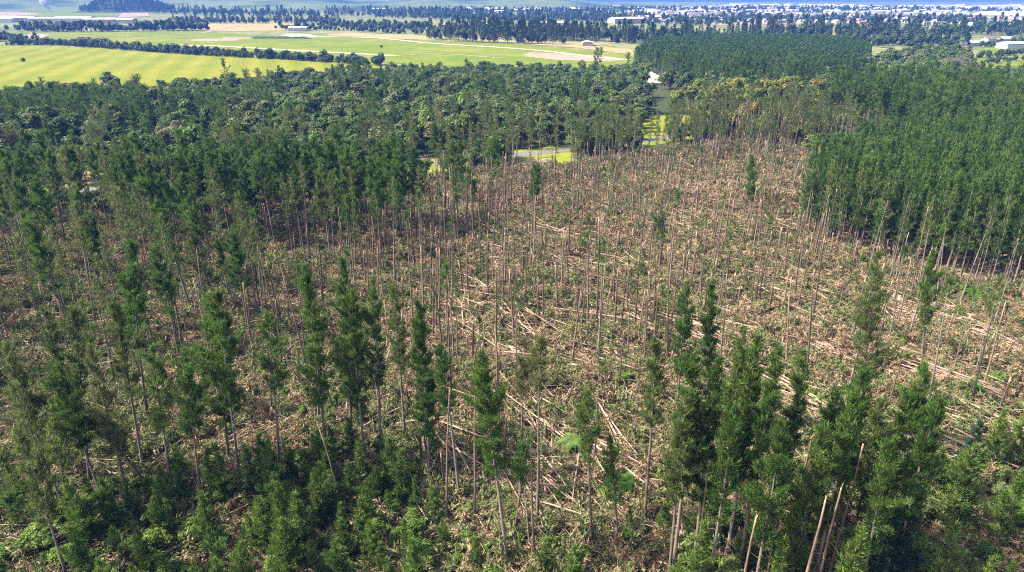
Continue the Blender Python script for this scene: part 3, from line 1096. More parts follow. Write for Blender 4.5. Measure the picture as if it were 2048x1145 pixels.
SHORT.update({
    'dense stand of surviving pines': 'tall dark pine of the dense stand', 'ragged edge of the dense stand': 'half bare edge pine', 'edge of the dense stand': 'thin pine below the dense stand', 'thinned pines on the left': 'thinned slanting pine',
    'thinned pines low on the left': 'low greyish pine', 'tufted poles in the clearing': 'pole with small green tuft', 'tufted poles in the upper clearing': 'tufted pole in the upper clearing',
    'ragged pines beside the road': 'slim ragged pine before the road', 'ragged pines by the hidden road': 'ragged pine by the hidden road', 'ragged pines crowding the road': 'ragged pine on the road edge',
    'wild pines behind the road': 'spreading pine behind the road', 'dark wood on the left': 'pine of the shadowed wood', 'dark group in the bush': 'pine of the dark group', 'dark pines in the bush': 'dark pine in the bush', 'slim pines at the plantation edge': 'slim pine before the plantation',
    'thinned pines at the back': 'storm thinned pine behind the clearing', 'mature pines behind the plantation': 'mature pine behind the plantation', 'pines among the yellow trees': 'pine among yellowing trees',
    'pines before the far block': 'pine before the far block', 'lone pines above the bush': 'lone pine above the bush', 'young plantation pines': 'young plantation pine', 'pines of the far block': 'pine of the far block',
    'stripped trees at the plantation edge': 'stripped pale tree', 'stripped trees at the plantation corner': 'stripped tree by the plantation corner', 'snapped trunks in mid clearing': 'snapped trunk in mid clearing',
    'snapped trunks in the upper clearing': 'snapped trunk, upper clearing', 'wall of bare stems': 'tall stem of the trunk wall', 'snapped trunks on the right': 'snapped pale trunk among logs', 'snapped trunks left of the middle': 'snapped brown trunk',
    'snapped trunks at far left': 'snapped trunk among thinned pines', 'snapped trunks near the bottom': 'tall snapped grey trunk low down', 'bare stems in the grove': 'bare grey stem in the grove',
    'fallen logs on the right': 'fallen slantwise log', 'fallen logs in the upper clearing': 'fallen log, upper clearing', 'fallen logs in the middle': 'fallen log in the tangle', 'fallen logs on the left': 'fallen log among left pines',
    'bottom left thicket': 'green shrub of the bottom thicket', 'lower left corner thicket': 'dark corner shrub', 'bottom centre shrubs': 'shrub between logs', 'right grove shrubs': 'shrub under the right grove', 'shrubs in the clearing': 'low shrub among logs',
    'fresh regrowth shrubs': 'fresh regrowth shrub', 'plantation foot shrubs': 'bright shrub at the plantation foot', 'bush at the pasture edge': 'small round tree by the pasture', 'bush behind the road': 'native tree behind the road', 'bush between stand and road': 'round tree behind the dense stand',
    'low trees behind the bare stems': 'low tree behind bare stems', 'yellowing trees': 'yellowing tree', 'golden trees on the right': 'golden tree', 'wood before the far block': 'grey green tree before the block', 'rounded grey wood': 'tree of the rounded wood',
    'leafless trees': 'leafless purplish tree', 'leafy trees along the road': 'leafy tree hiding the road', 'hedgerow between pastures': 'round hedgerow tree', 'leafless hedgerow trees': 'leafless hedgerow tree', 'wood left of the pastures': 'tree of the pasture wood',
    'belt before the factory': 'tree before the factory', 'windbreak behind the pasture': 'windbreak tree', 'dark windbreak wood': 'tree of the windbreak wood', 'trees by the farm shed': 'tree by the farm shed', 'near town houses': 'near town house',
    'belt beyond the farm road': 'tree beyond the farm road', 'scattered wood behind the pasture': 'tree of the scattered wood', 'wood behind the far block': 'tree behind the far block', 'wood before the town': 'dark tree before the town',
    'belt by the dry paddock': 'tree by the dry paddock', 'orchard shelter hedges': 'orchard shelter tree', 'orchard low hedges': 'low orchard hedge tree', 'trees around the orchard houses': 'tree by the orchard houses', 'trees right of the town': 'tall tree beside the town',
    'long wood before the white roofs': 'tree before the white roofs', 'far wood under the hills': 'tree under the hills', 'far town trees': 'far town tree', 'near town trees': 'near town tree', 'conifers on the knoll': 'conifer on the round hill', 'far town houses': 'far town house', 'roofs at the back of town': 'roof behind the town', 'white warehouses': 'long white warehouse'})

# --- the pines that stand out singly: crown top pixel, foot pixel (x None = upright), lowest green, half width of the crown
HEROES = [
    (428, 588, 458, 925, 832, 48, 'needle', 1.9, 'broad bushy dark green pine, widest crown left of the clearing'),
    (370, 738, 405, 1025, 868, 32, 'needle', 1.3, 'pine with ragged low crown and clear pale stem before the bushiest pine'),
    (447, 640, 479, 958, 800, 20, 'needle', 1.0, 'slim pine half hidden behind the bushiest left pine'),
    (543, 619, 560, 960, 775, 24, 'needle', .9, 'lone slim pine with pointed dark crown and thin lower boughs'),
    (613, 532, 655, 933, 800, 27, 'needle', 1.15, 'tall narrow columnar pine right of the lone pointed pine'),
    (688, 520, 704, 905, 780, 24, 'needle', 1.2, 'tall pine in the row of four, second from its lower end'),
    (706, 585, 730, 940, 820, 30, 'needle', 1.4, 'dense dark pine in the middle of the upright row'),
    (749, 558, 762, 926, 760, 20, 'needle', 1.1, 'narrow pine with spiky top beside the dense dark pine'),
    (790, 566, 810, 880, 740, 18, 'needle_thin', .7, 'thin grey green pine behind the upright row'),
    (841, 599, 861, 965, 858, 26, 'needle', 1.6, 'dark upright pine with lit left side and long crown'),
    (884, 688, 920, 1001, 818, 20, 'needle', 1.1, 'short crowned pine leaning beside the long crowned pine'),
    (968, 702, 1016, 1131, 930, 38, 'needle', 1.7, 'prominent bottom centre pine with layered crown and long bare stem'),
    (1087, 680, 1074, 1056, 775, 20, 'needle_thin', 1.0, 'thin pine with small blue green crown above the log heap'),
    (1042, 715, 1040, 1000, 790, 20, 'needle_thin', .9, 'small crowned pine left of the blue green one'),
    (1045, 890, 1061, 1110, 960, 27, 'needle', 1.4, 'low broken pine with a short bushy tuft at mid bottom'),
    (1179, 784, 1183, 1097, 918, 24, 'needle', 1.1, 'pine with open crown beside the bright tree fern'),
    (1222, 872, 1238, 1097, 1008, 20, 'needle', 1.0, 'short dark pine with drooping crown at bottom centre'),
    (1312, 682, 1288, 1056, 842, 27, 'needle_thin', 1.2, 'grey green pine standing before the lower right grove'),
    (1368, 566, 1352, 890, 740, 20, 'needle', 1.1, 'slender tall pine, left of the two in the clearing'),
    (1427, 560, 1412, 880, 745, 18, 'needle', 1.5, 'slender dark pine, right of the two in the clearing'),
    (1745, 530, 1715, 905, 760, 38, 'needle_thin', .75, 'sparse forked pine standing over the grove on the right'),
    (1866, 498, 1838, 800, 650, 19, 'needle', 1.2, 'dark narrow pine near the plantation edge'),
    (1395, 705, None, 1150, 970, 34, 'needle', 1.3, 'left edge pine of the lower right grove'),
    (1378, 790, None, 1165, 1000, 30, 'needle_thin', 1.2, 'lower pine at the left foot of the right grove'),
    (1440, 715, None, 1150, 990, 30, 'needle', 1.3, 'second pine into the lower right grove'),
    (1466, 820, None, 1185, 1030, 30, 'needle', 1.2, 'nearer low pine among the pale stems of the grove'),
    (1497, 655, None, 1105, 930, 26, 'needle', 1.4, 'spire topped pine, tallest left part of the right grove'),
    (1521, 664, None, 1125, 960, 26, 'needle', 1.7, 'bright green pine beside the spire of the right grove'),
    (1549, 690, None, 1150, 960, 26, 'needle', 1.7, 'bright columnar pine in the middle left of the grove'),
    (1565, 850, None, 1215, 1080, 34, 'needle', 1.4, 'near pine with low green crown in the grove'),
    (1617, 700, None, 1110, 960, 30, 'needle', 1.3, 'dark pointed pine at the grove middle'),
    (1645, 850, None, 1200, 1060, 36, 'needle', 1.3, 'near broad pine at the grove foot'),
    (1668, 770, None, 1140, 1010, 30, 'needle', 1.2, 'mid grove pine with speckled crown'),
    (1708, 790, None, 1185, 1050, 34, 'needle', 1.3, 'full green pine in the right half of the grove'),
    (1732, 735, None, 1105, 960, 34, 'needle', 1.2, 'pine under the forked sparse pine'),
    (1772, 790, None, 1140, 1020, 32, 'needle_thin', 1.2, 'greyish pine inside the right grove'),
    (1795, 880, None, 1220, 1100, 36, 'needle', 1.3, 'near low pine in front of the big right pine'),
    (1848, 734, None, 1120, 1000, 48, 'needle', 1.6, 'biggest bushy pine at the right end of the grove'),
    (1880, 800, None, 1180, 1080, 36, 'needle', 1.4, 'dark pine on the shaded side of the biggest right pine'),
    (82, 614, None, 960, 860, 24, 'needle_thin', 1.0, 'thin upright pine near the left frame edge'),
    (137, 617, 181, 974, 780, 30, 'needle_thin', 1.1, 'speckled pine with long leaning stem at far left'),
    (226, 600, 287, 936, 780, 26, 'needle_thin', 1.0, 'slim greyish pine leaning left beside the bent pine'),
    (308, 690, 345, 985, 850, 28, 'needle', .9, 'open crowned pine left of the bushiest pine'),
    (40, 855, None, 1165, 1040, 34, 'needle_thin', 1.1, 'lower left corner pine with full crown'),
    (100, 800, 140, 1060, 960, 26, 'needle', 1.0, 'green pine between the left corner pines'),
    (10, 690, None, 1010, 880, 26, 'needle_thin', .9, 'pine cut by the left frame edge'),
    (178, 690, None, 1010, 900, 24, 'needle_thin', .9, 'thin pine behind the bent pine'),
    (1075, 330, 1068, 470, 395, 14, 'needle', 1.3, 'short dark pine standing alone near the gravel pad'),
    (1322, 430, 1318, 560, 478, 16, 'needle', 1.0, 'stubby tufted pine in the upper clearing'),
    (1505, 310, 1500, 470, 400, 12, 'needle', 1.2, 'dark narrow pine at the top right of the clearing'),
]
n_hero = 0
for k, (xt, yt, xb, yb, yc, hw, ndl, dn, lab) in enumerate(HEROES):
    if xb is None:
        xb = 1024 + (xt - 1024) * (3990 - yb) / (3990 - yt)
    b = G(xb, yb)
    d = ray(xt, yt)
    t = b[1] / d[1]
    top = np.array([d[0] * t, b[1], CAM_H + d[2] * t])
    H = float(top[2] - b[2])
    ang = math.atan2(top[0] - b[0], H)
    fw = proj(b[0], b[1], H * .7)[2]
    cbf = (yb - yc) / (yb - yt)
    Rc = hw * fw / FPX * 1.02
    tr, cr = make_pine(1000 + k, H, min(max(cbf, .2), .85), Rc, dn * 1.12, .50, .072, 0, ndl, 'column', 0, True, .6, .26)
    thing('pine_tree', [('trunk', tr), ('crown', cr)], b - [0, 0, .15], (0, ang, 0), 1, lab, 'pine tree', 'pines standing out in the foreground')
    n_hero += 1
# the bent pine on the left
b = G(307, 994)
tr, cr = make_pine(77, 19, .35, 1.7, 1.2, .4, .085, 0, 'needle_thin', 'column', -.42, True, .35, .2)
thing('pine_tree', [('trunk', tr), ('crown', cr)], b - [0, 0, .15], (0, R_(-14), .1), 1, 'bent pine bowing over to the left with drooping crown', 'pine tree', 'pines standing out in the foreground')
b = G(520, 645)
tr, cr = make_pine(78, 21, .5, 1.1, .8, .45, .1, 0, 'needle_thin', 'column', -.3, True, .4, .3)
thing('pine_tree', [('trunk', tr), ('crown', cr)], b - [0, 0, .15], (0, R_(-30), 0), 1, 'thin pine leaning steeply left across the clearing edge', 'pine tree', 'pines standing out in the foreground')
n_hero += 2

# --- pines in stands
PV = []
for k, (cb, Rc, dn, ndl, shp) in enumerate([
        (.46, 2.1, 1.9, 'needle', 'column'), (.40, 2.4, 2.1, 'needle', 'column'), (.55, 2.0, 1.8, 'needle', 'column'),      # 0-2 dense stand
        (.50, 1.7, .8, 'needle_thin', 'column'), (.58, 1.5, .75, 'needle_thin', 'column'), (.42, 1.9, .75, 'needle_thin', 'column'),   # 3-5 thinned
        (.80, 1.0, 1.2, 'needle', 'column'), (.74, 1.15, .9, 'needle_thin', 'column'), (.86, .9, 1.3, 'needle', 'column'),  # 6-8 tufts on poles
        (.45, 3.6, 1.1, 'needle', 'round'), (.5, 3.2, 1.0, 'needle_thin', 'round'), (.35, 4.0, 1.2, 'needle', 'round')]):   # 9-11 wild spreading pines
    PV.append(tc(make_pine(200 + k, 24, cb, Rc, dn * (1.05 if shp == 'column' else .9), .66, .115, 1, ndl, shp, 0, True, .6, .2)))
pines = Kind('pine_tree', 'pine_forest', 'pine tree', PV, 'mass of further pines standing around the fallen block')

STAND = [(165, 440), (350, 428), (560, 424), (700, 418), (800, 405), (850, 415), (858, 485), (800, 520), (700, 528), (560, 506), (420, 486), (300, 480), (170, 470)]
st = fill(STAND, 4.4)
su = proj(st[:, 0], st[:, 1], 0)[0]
st = patchy(st[rng.random(len(st)) < np.clip((900 - su) / 200, .3, .97)], .7, .5)
pines.add(st, [0, 0, 1, 1, 2], (.72, 1.0), 'tall dark pine in the dense surviving stand above the left clearing', 'dense stand of surviving pines', R_(1.5))
pines.add(fill([(300, 480), (420, 486), (560, 506), (700, 528), (800, 520), (850, 500), (860, 550), (760, 590), (560, 570), (330, 530)], 7.5, .5, .6), [3, 4, 7, 2], (.7, .95), 'thin pine on the broken lower edge of the dense stand', 'edge of the dense stand', R_(3))
pines.add(fill([(-300, 430), (160, 420), (330, 470), (560, 560), (560, 640), (380, 720), (180, 760), (-300, 760)], 5.6, .5, .78), [3, 3, 4, 5, 5, 2, 0, 1], (.65, 1.0), 'thinned greyish pine with slanting stem in the left windblown stand', 'thinned pines on the left', R_(3.2))
pines.add(fill([(-300, 760), (180, 760), (380, 720), (330, 980), (150, 1100), (-300, 1100)], 7.5, .5, .55), [3, 4, 5, 0], (.7, .95), 'greyish thin pine low in the left windblown stand', 'thinned pines low on the left', R_(3))
pines.add(fill([(560, 560), (860, 520), (1000, 600), (1300, 660), (1330, 900), (1100, 1020), (900, 940), (620, 900)], 8.5, .5, .48), [6, 7, 8, 8, 7], (.6, .95), 'bare pole pine with a small green tuft in the middle clearing', 'tufted poles in the clearing', R_(2))
pines.add(fill([(880, 370), (1240, 345), (1590, 310), (1640, 520), (1900, 610), (2150, 650), (2150, 800), (1700, 860), (1300, 660), (1000, 600), (880, 500)], 8.6, .5, .48), [6, 7, 8, 8], (.45, .95), 'pole pine with a small tuft left on top in the upper clearing', 'tufted poles in the upper clearing', R_(2))
pines.add(fill([(870, 362), (1000, 352), (1150, 338), (1300, 322), (1440, 300), (1460, 318), (1300, 352), (1100, 372), (880, 388)], 6.5, .5, .6), [3, 4, 5, 7], (.65, .95), 'slim ragged pine along the near side of the road', 'ragged pines beside the road', R_(3))
pts = fill([(-200, 425), (150, 410), (420, 392), (700, 366), (860, 352), (860, 336), (420, 372), (150, 392), (-200, 404)], 6, .5, .6)
pts = pts[road_dist(pts) > 5]
pines.add(pts, [3, 5, 10, 4], (.55, .85), 'ragged pine along the hidden part of the road', 'ragged pines by the hidden road', R_(2))
pts = np.concatenate([fill([(1140, 300), (1280, 282), (1280, 330), (1140, 345)], 4.5, .5, .7), fill([(1330, 275), (1640, 236), (1640, 320), (1330, 330)], 4.5, .5, .7), fill([(925, 325), (1035, 312), (1035, 352), (925, 362)], 5, .5, .6)])
pts = pts[(road_dist(pts) > 4.5)]
pines.add(pts, [3, 5, 10, 4, 5], (.45, .85), 'ragged leaning pine crowding the road edge', 'ragged pines crowding the road', R_(4))
pines.add(fill([(820, 390), (900, 375), (1010, 385), (1000, 470), (900, 520), (830, 510)], 6.0, .5, .55), [3, 4, 2, 7, 0], (.5, .9), 'half bare pine scattered on the ragged edge of the dense stand', 'ragged edge of the dense stand', R_(3))
# behind the road
pts = fill([(-300, 300), (200, 290), (560, 282), (900, 272), (1200, 262), (1290, 250), (1290, 288), (1150, 312), (1000, 328), (860, 346), (560, 372), (150, 396), (-300, 410)], 9.5, .5, .55)
pts = pts[road_dist(pts) > 10]
pines.add(pts, [9, 10, 11, 3, 10, 5, 10], (.5, .85), 'wild spreading pine in the mixed trees behind the road', 'wild pines behind the road', R_(2.5))
pines.add(patchy(fill([(-300, 300), (0, 290), (560, 262), (1000, 250), (1270, 240), (1280, 190), (1000, 172), (700, 176), (430, 200), (-300, 236)], 11, .5, .8), .05, 2.2, .6), [9, 11, 10, 1], (.4, .72), 'dark pine rising out of the bush', 'dark pines in the bush', 0)
pines.add(fill([(-300, 285), (0, 282), (120, 290), (240, 275), (330, 262), (300, 240), (180, 236), (-300, 244)], 7.5), [11, 9, 11, 11], (.5, .75), 'dark tall pine in the shadowed wood at far left', 'dark wood on the left', 0)
pines.add(fill([(330, 236), (520, 232), (560, 250), (520, 268), (340, 262)], 8, .5, .7), [11, 9, 11], (.5, .72), 'dark pine in the shadowed group beyond the bush', 'dark group in the bush', 0)
pines.add(fill([(1600, 490), (1680, 512), (1750, 535), (1900, 568), (2150, 622), (2150, 665), (1900, 610), (1740, 570), (1620, 525)], 6.0, .5, .6), [4, 7, 4, 3, 6], (.55, .92), 'slim pine left standing in front of the plantation edge', 'slim pines at the plantation edge', R_(3))
# behind the plantation on the right
pines.add(fill([(1430, 300), (1590, 292), (1640, 330), (1700, 350), (1800, 330), (1760, 290), (1600, 262), (1460, 268)], 7.0, .5, .6), [3, 4, 5, 0, 10], (.6, .9), 'storm thinned pine behind the top of the clearing', 'thinned pines at the back', R_(2.5))
pines.add(fill([(1620, 262), (1760, 292), (1880, 322), (2400, 312), (2400, 236), (1900, 226), (1740, 226)], 6.2), [0, 1, 1, 11, 9], (.8, 1.08), 'dark mature pine behind the young plantation', 'mature pines behind the plantation', R_(1))
pines.add(fill([(1300, 236), (1480, 228), (1640, 236), (1560, 262), (1420, 268), (1310, 262)], 9, .5, .4), [9, 10, 0, 3], (.5, .8), 'pine among yellowing trees behind the clearing', 'pines among the yellow trees', R_(2))
pines.add(fill([(1290, 170), (1400, 205), (1560, 205), (1660, 190), (1640, 176), (1400, 168)], 9, .5, .8), [9, 11, 1, 0], (.6, .95), 'pine in the dark wood before the far pine block', 'pines before the far block', 0)
for px, py, v in ((1200, 152, 9), (1192, 156, 11), (716, 200, 11), (688, 202, 9), (455, 186, 9), (335, 262, 1), (285, 318, 1), (120, 355, 1), (1045, 300, 9), (1252, 168, 9)):
    g = G(px, py)
    pines.rec.append(dict(loc=tuple(g), rot=(0, 0, rng.uniform(0, 6)), scl=(.8, .8, .82), var=v, label='lone tall pine rising above the bush', group='lone pines above the bush'))
pines.build(n_hero)

# --- the young plantation on the right: even dark crowns, close together
YV = [tc(make_pine(300 + k, 20, .3, 1.45, 1.5, .62, .11, 1, 'needle_young', ('column', 'cone', 'other')[k % 3], 0, True, .7, .16)) for k in range(6)]
young = Kind('plantation_pine', 'pine_plantation', 'pine tree', YV, 'close even canopy of the young pine plantation')
PLANT = [(1578, 474), (1615, 412), (1750, 370), (1900, 330), (2400, 318), (2400, 650), (2160, 612), (2048, 588), (1900, 560), (1750, 528), (1680, 505)]
young.add(fill(PLANT, 2.5, .4), [0, 1, 2, 3, 4, 5], (.8, 1.1), 'dark green young pine in the close plantation canopy', 'young plantation pines', R_(1))
young.build()
BLOCK = [(1268, 131), (1420, 172), (1560, 176), (1720, 166), (1740, 118), (1680, 98), (1480, 92), (1300, 100)]
FARPINE = [[('distant_tree', make_far(400 + k, 'pine', 21, 5.2, 'needle_young', .95, 420))] for k in range(3)]
blockp = Kind('block_pine', 'far_pine_block', 'pine tree', FARPINE, 'dark square block of plantation pines beyond the pasture')
blockp.add(fill(BLOCK, 4.2, .4), [0, 1, 2], (.55, .75), 'pine at the edge of the dark square block beyond the pasture', 'pines of the far block')
blockp.build()

# --- bare stripped trees along the plantation edge
bare = [tc(make_bare(500 + k)) for k in range(5)]
bk = Kind('bare_tree', 'bare_trees', 'dead tree', bare, 'stripped trees')
bk.add(fill([(1740, 535), (1900, 570), (2048, 600), (2150, 620), (2150, 660), (2000, 680), (1880, 625), (1760, 575)], 7.0, .5, .6), [0, 1, 2, 3, 4], (.6, .95), 'pale stripped tree with leafless limbs at the plantation edge', 'stripped trees at the plantation edge', R_(3))
bk.add(fill([(1640, 500), (1740, 535), (1760, 575), (1650, 540)], 6, .5, .6), [0, 1, 2], (.6, .9), 'pale stripped tree with leafless limbs at the plantation corner', 'stripped trees at the plantation corner', R_(4))
g = G(1296, 150)
bk.add(g[:2], [1], (1.2, 1.2), 'lone dead spar at the near corner of the far pine block', None)
bk.build()

# --- snapped trunks
SV = []
for k, h in enumerate((3, 5, 7, 9, 11, 13, 15, 17, 19, 21)):
    s = make_snag(600 + k, h, .18)
    SV.append([('trunk', s[0]), ('splintered_top', s[1])])
snags = Kind('broken_trunk', 'broken_trunks', 'broken tree', SV, 'further snapped pine trunks standing in the fallen block')
CLEAR_MID = [(700, 500), (880, 440), (1000, 420), (1300, 400), (1640, 500), (1700, 600), (1500, 740), (1250, 760), (950, 760), (760, 680), (640, 600)]
snags.add(patchy(fill(CLEAR_MID, 3.5, .5, .65), 0.15, 3), [0, 1, 2, 3, 4, 4, 5, 5, 6, 6, 7, 8], (.75, 1.05), 'snapped bare trunk with splintered top in the middle of the clearing', 'snapped trunks in mid clearing', R_(2.2))
snags.add(patchy(fill([(870, 360), (1250, 340), (1590, 300), (1620, 480), (1300, 405), (1000, 425), (880, 440)], 3.5, .5, .62), 0.15, 3), [0, 1, 1, 2, 3, 3, 4, 5, 6], (.65, 1.0), 'snapped bare trunk in the brown upper clearing', 'snapped trunks in the upper clearing', R_(2.5))
snags.add(patchy(fill([(1420, 316), (1590, 300), (1600, 278), (1450, 288)], 2.6, .5, .9), 0.5, 3), [4, 5, 6, 7], (.8, 1.05), 'tall bare stem in the wall of trunks at the clearing top', 'wall of bare stems', R_(2))
snags.add(patchy(fill([(1640, 500), (1760, 570), (2150, 680), (2150, 900), (1700, 880), (1500, 740), (1700, 600)], 4.9, .5, .65), 0.2, 3), [0, 1, 2, 3, 4, 5, 6, 8], (.7, 1.0), 'snapped pale trunk among the fallen logs on the right', 'snapped trunks on the right', R_(3.5))
snags.add(patchy(fill([(330, 500), (560, 520), (760, 560), (760, 680), (950, 760), (900, 900), (600, 900), (380, 760), (300, 600)], 5.4, .5, .55), 0.15, 3), [0, 1, 2, 3, 4, 5, 6, 7, 8], (.75, 1.05), 'snapped brown trunk left of the middle clearing', 'snapped trunks left of the middle', R_(3))
snags.add(patchy(fill([(-200, 560), (300, 560), (380, 760), (300, 1000), (-200, 1050)], 8, .5, .6), 0.15, 3), [1, 2, 3, 4, 5], (.7, 1.0), 'snapped trunk among the thinned pines at far left', 'snapped trunks at far left', R_(3))
snags.add(patchy(fill([(600, 900), (900, 900), (950, 760), (1250, 760), (1500, 740), (1400, 1000), (1330, 1150), (950, 1150), (700, 1040)], 6.0, .5, .55), 0.15, 3), [0, 1, 2, 3, 4, 5, 6, 7, 8], (.75, 1.05), 'tall pale grey snapped trunk near the bottom centre', 'snapped trunks near the bottom', R_(3))
snags.add(patchy(fill([(1330, 1150), (1380, 1020), (1700, 1090), (1760, 1250), (1340, 1250)], 4.4, .5, .7), 0.15, 3), [5, 6, 7, 8], (.8, 1.0), 'bare grey stem rising between the grove crowns', 'bare stems in the grove', R_(1.5))
snags.build()

# --- fallen logs
LV = []
for k, L in enumerate((7, 9, 11, 13, 15, 17, 12, 14, 18, 20)):
    a, b = make_log(700 + k, L, .175)
    LV.append([('stem', a), ('broken_butt', b)])
logs = Kind('fallen_log', 'fallen_logs', 'log', LV, 'further fallen pine stems strewn over the block')
logs.add(patchy(fill([(1250, 620), (1640, 500), (1760, 580), (2200, 690), (2200, 950), (1700, 900), (1450, 860), (1250, 800)], 1.65, .5, .9), 0.12, 1), range(10), (.55, 1.0), 'fallen pale stem lying slantwise on the right of the clearing', 'fallen logs on the right', R_(2.0), .42, .1, None, (R_(-54), .32))
logs.add(patchy(fill([(870, 355), (1250, 340), (1590, 300), (1640, 500), (1250, 620), (900, 560)], 1.75, .5, .9), 0.12, 1), range(10), (.45, .85), 'fallen stem in the brown upper clearing', 'fallen logs in the upper clearing', R_(3), .42, .1, None, (R_(-46), .5))
logs.add(patchy(fill([(900, 560), (1250, 620), (1250, 800), (1330, 1150), (1000, 1150), (850, 900), (700, 620)], 1.9, .5, .9), 0.12, 1), range(10), (.5, .95), 'fallen stem in the tangle at the middle of the block', 'fallen logs in the middle', R_(3), .42, .1, None, (R_(-55), .45))
logs.add(patchy(fill([(-200, 480), (700, 520), (700, 620), (850, 900), (1000, 1150), (-200, 1150)], 3.0, .5, .75), 0.12, 1), range(10), (.5, .95), 'fallen stem lying among the pines on the left', 'fallen logs on the left', R_(3), .42, .1, None, (R_(52), .38))
logs.build()

# --- slash, understorey
SL = [make_slash(800 + k, 5.0, g) for k, g in enumerate((.85, .6, .5, .7, .35, .15))]
sp = fill([(-300, 418), (150, 402), (560, 374), (870, 345), (1250, 314), (1480, 288), (1620, 300), (1640, 400), (1640, 470), (1760, 525), (2300, 610), (2300, 1220), (-300, 1220)], 2.1, .5)
sp = off_grass(sp[road_dist(sp) > 7])
src = []
for k, lab in enumerate(('green', 'olive', 'mixed', 'leafy', 'brown', 'rusty')):
    p = G(*((1180, 1000), (780, 800), (1500, 800), (1900, 760), (1120, 640), (1450, 520))[k])
    src.append([one('slash_heap', SL[k], (p[0], p[1], p[2] + .05), (0, 0, k), 1.2, lab + ' heap of snapped branches and needles ' + ('at the bottom centre', 'under the upright pine row', 'behind the right grove', 'in the open on the right', 'in the middle clearing', 'in the upper clearing')[k], 'brushwood', 'heaps of snapped branches')])
n = len(sp)
pn = np.sin(sp[:, 0] * .11 + 1.7 * np.sin(sp[:, 1] * .07)) + np.sin(sp[:, 1] * .13 + 1.3 * np.sin(sp[:, 0] * .09 + 2)) + .9 * np.sin(sp[:, 0] * .31 + sp[:, 1] * .27) + rng.normal(0, .7, n)
up_ = np.clip((proj(sp[:, 0], sp[:, 1], 0)[1] - 420) / 500, -.5, 1)
left = np.clip((700 - proj(sp[:, 0], sp[:, 1], 0)[0]) / 500, 0, 1)
pn = pn - 1.0 * up_ - 1.5 * left + .55
var = np.digitize(pn, [-1.6, -.6, .2, .9, 1.7])
var = np.array([0, 3, 1, 2, 4, 5])[var]
big = rng.random(n) < .13
scl = np.where(big, rng.uniform(1.2, 1.9, n), rng.uniform(.55, 1.1, n))
scatter('brushwood', np.c_[sp, relief(sp[:, 0], sp[:, 1]) + rng.uniform(-.1, .12, n)], np.c_[rng.normal(0, .1, n), rng.normal(0, .1, n), rng.uniform(0, 6.28, n)],
        np.c_[scl, scl, scl * np.where(big, 1.2, .62)], var, src, 'snapped branches and drying needles covering the fallen block', 'brushwood')

BV = [tc(make_broad(900 + k, 3.2, 3.1, .15, 3400, m, .1, 22)) for k, m in enumerate(('leaf_bright', 'leaf', 'leaf_bright', 'leaf', 'leaf_bright'))]
BV += [tc(make_pine(920 + k, 7, .06, 1.35, 1.9, .44, .075, 0, 'needle_sapling', 'cone', 0, False, .5, .15)) for k in range(3)]
shrubs = Kind('shrub', 'undergrowth', 'shrub', BV, 'green undergrowth between the stems')
shrubs.add(fill([(200, 1010), (330, 960), (470, 1010), (600, 930), (720, 900), (800, 980), (880, 1060), (860, 1250), (150, 1250)], 2.3, .5, .85), [0, 2, 4, 5, 6, 7, 5, 6, 7], (.55, 1.15), 'leafy green shrub in the thicket along the bottom left', 'bottom left thicket', 0)
shrubs.add(fill([(-200, 930), (200, 960), (200, 1250), (-250, 1250)], 3.4, .5, .8), [0, 1, 3, 2, 6, 7], (.6, 1.3), 'dark leafy shrub in the lower left corner', 'lower left corner thicket', 0)
shrubs.add(fill([(880, 1080), (1330, 1060), (1350, 1250), (860, 1250)], 3.2, .5, .8), [0, 1, 2, 4, 5, 6, 7], (.45, .95), 'green shrub growing between fallen logs at the bottom centre', 'bottom centre shrubs', 0)
shrubs.add(fill([(1340, 1080), (1950, 980), (2150, 850), (2250, 1250), (1340, 1260)], 3.2, .5, .8), [0, 1, 2, 3, 5, 6, 7], (.7, 1.6), 'green shrub at the foot of the right grove', 'right grove shrubs', 0)
shrubs.add(fill([(-200, 480), (700, 530), (1250, 420), (1600, 330), (1640, 500), (2200, 640), (2200, 850), (1350, 1060), (880, 1060), (600, 900), (-200, 930)], 4.6, .5, .62), [0, 2, 4, 1, 2], (.2, .62), 'low green shrub regrowing among the fallen logs', 'shrubs in the clearing', 0)
shrubs.add(fill([(1680, 520), (1900, 565), (2150, 620), (2150, 660), (1900, 600), (1720, 550)], 3.2, .5, .8), [0, 2, 4], (.4, .9), 'bright shrub along the foot of the plantation edge', 'plantation foot shrubs', 0)
shrubs.add(patchy(fill([(-200, 560), (330, 600), (560, 760), (900, 900), (1350, 960), (1350, 1080), (880, 1080), (600, 900), (330, 960), (-200, 930)], 3.8, .5, .7), .1, 4), [0, 2, 4, 5, 1], (.3, .8), 'fresh green shrub in the left and lower regrowth', 'fresh regrowth shrubs', 0)
shrubs.build()

# saplings with full crowns at the lower right corner
FV = [tc(make_pine(940 + k, 12, .1, 2.0, 1.6, .40, .09, 0, m, 'cone', 0, False, .4, .15)) for k, m in enumerate(('needle_fir', 'needle_sapling'))]
for k, (xt, yt, v, s, lab) in enumerate(((2010, 822, 1, .8, 'young fir with full crown beside the sandy track'), (1962, 850, 0, .85, 'young fir, left of the pair above the sandy track'),
                                         (2040, 960, 1, .75, 'light green young fir cut by the frame edge'),
                                         (1830, 1010, 0, .9, 'dark blue green young fir at the bottom of the grove'), (1770, 1060, 0, .8, 'dark rounded young fir at the grove foot'),
                                         (2070, 800, 1, .9, 'tall young fir at the frame edge above the track'))):
    d = ray(xt, yt)
    h = 12 * s
    t = (CAM_H - h) / -d[2]
    thing('young_fir', FV[v], (d[0] * t, d[1] * t, float(relief(d[0] * t, d[1] * t)) - .1), (0, 0, k), s, lab, 'fir tree', 'young firs at the lower right')

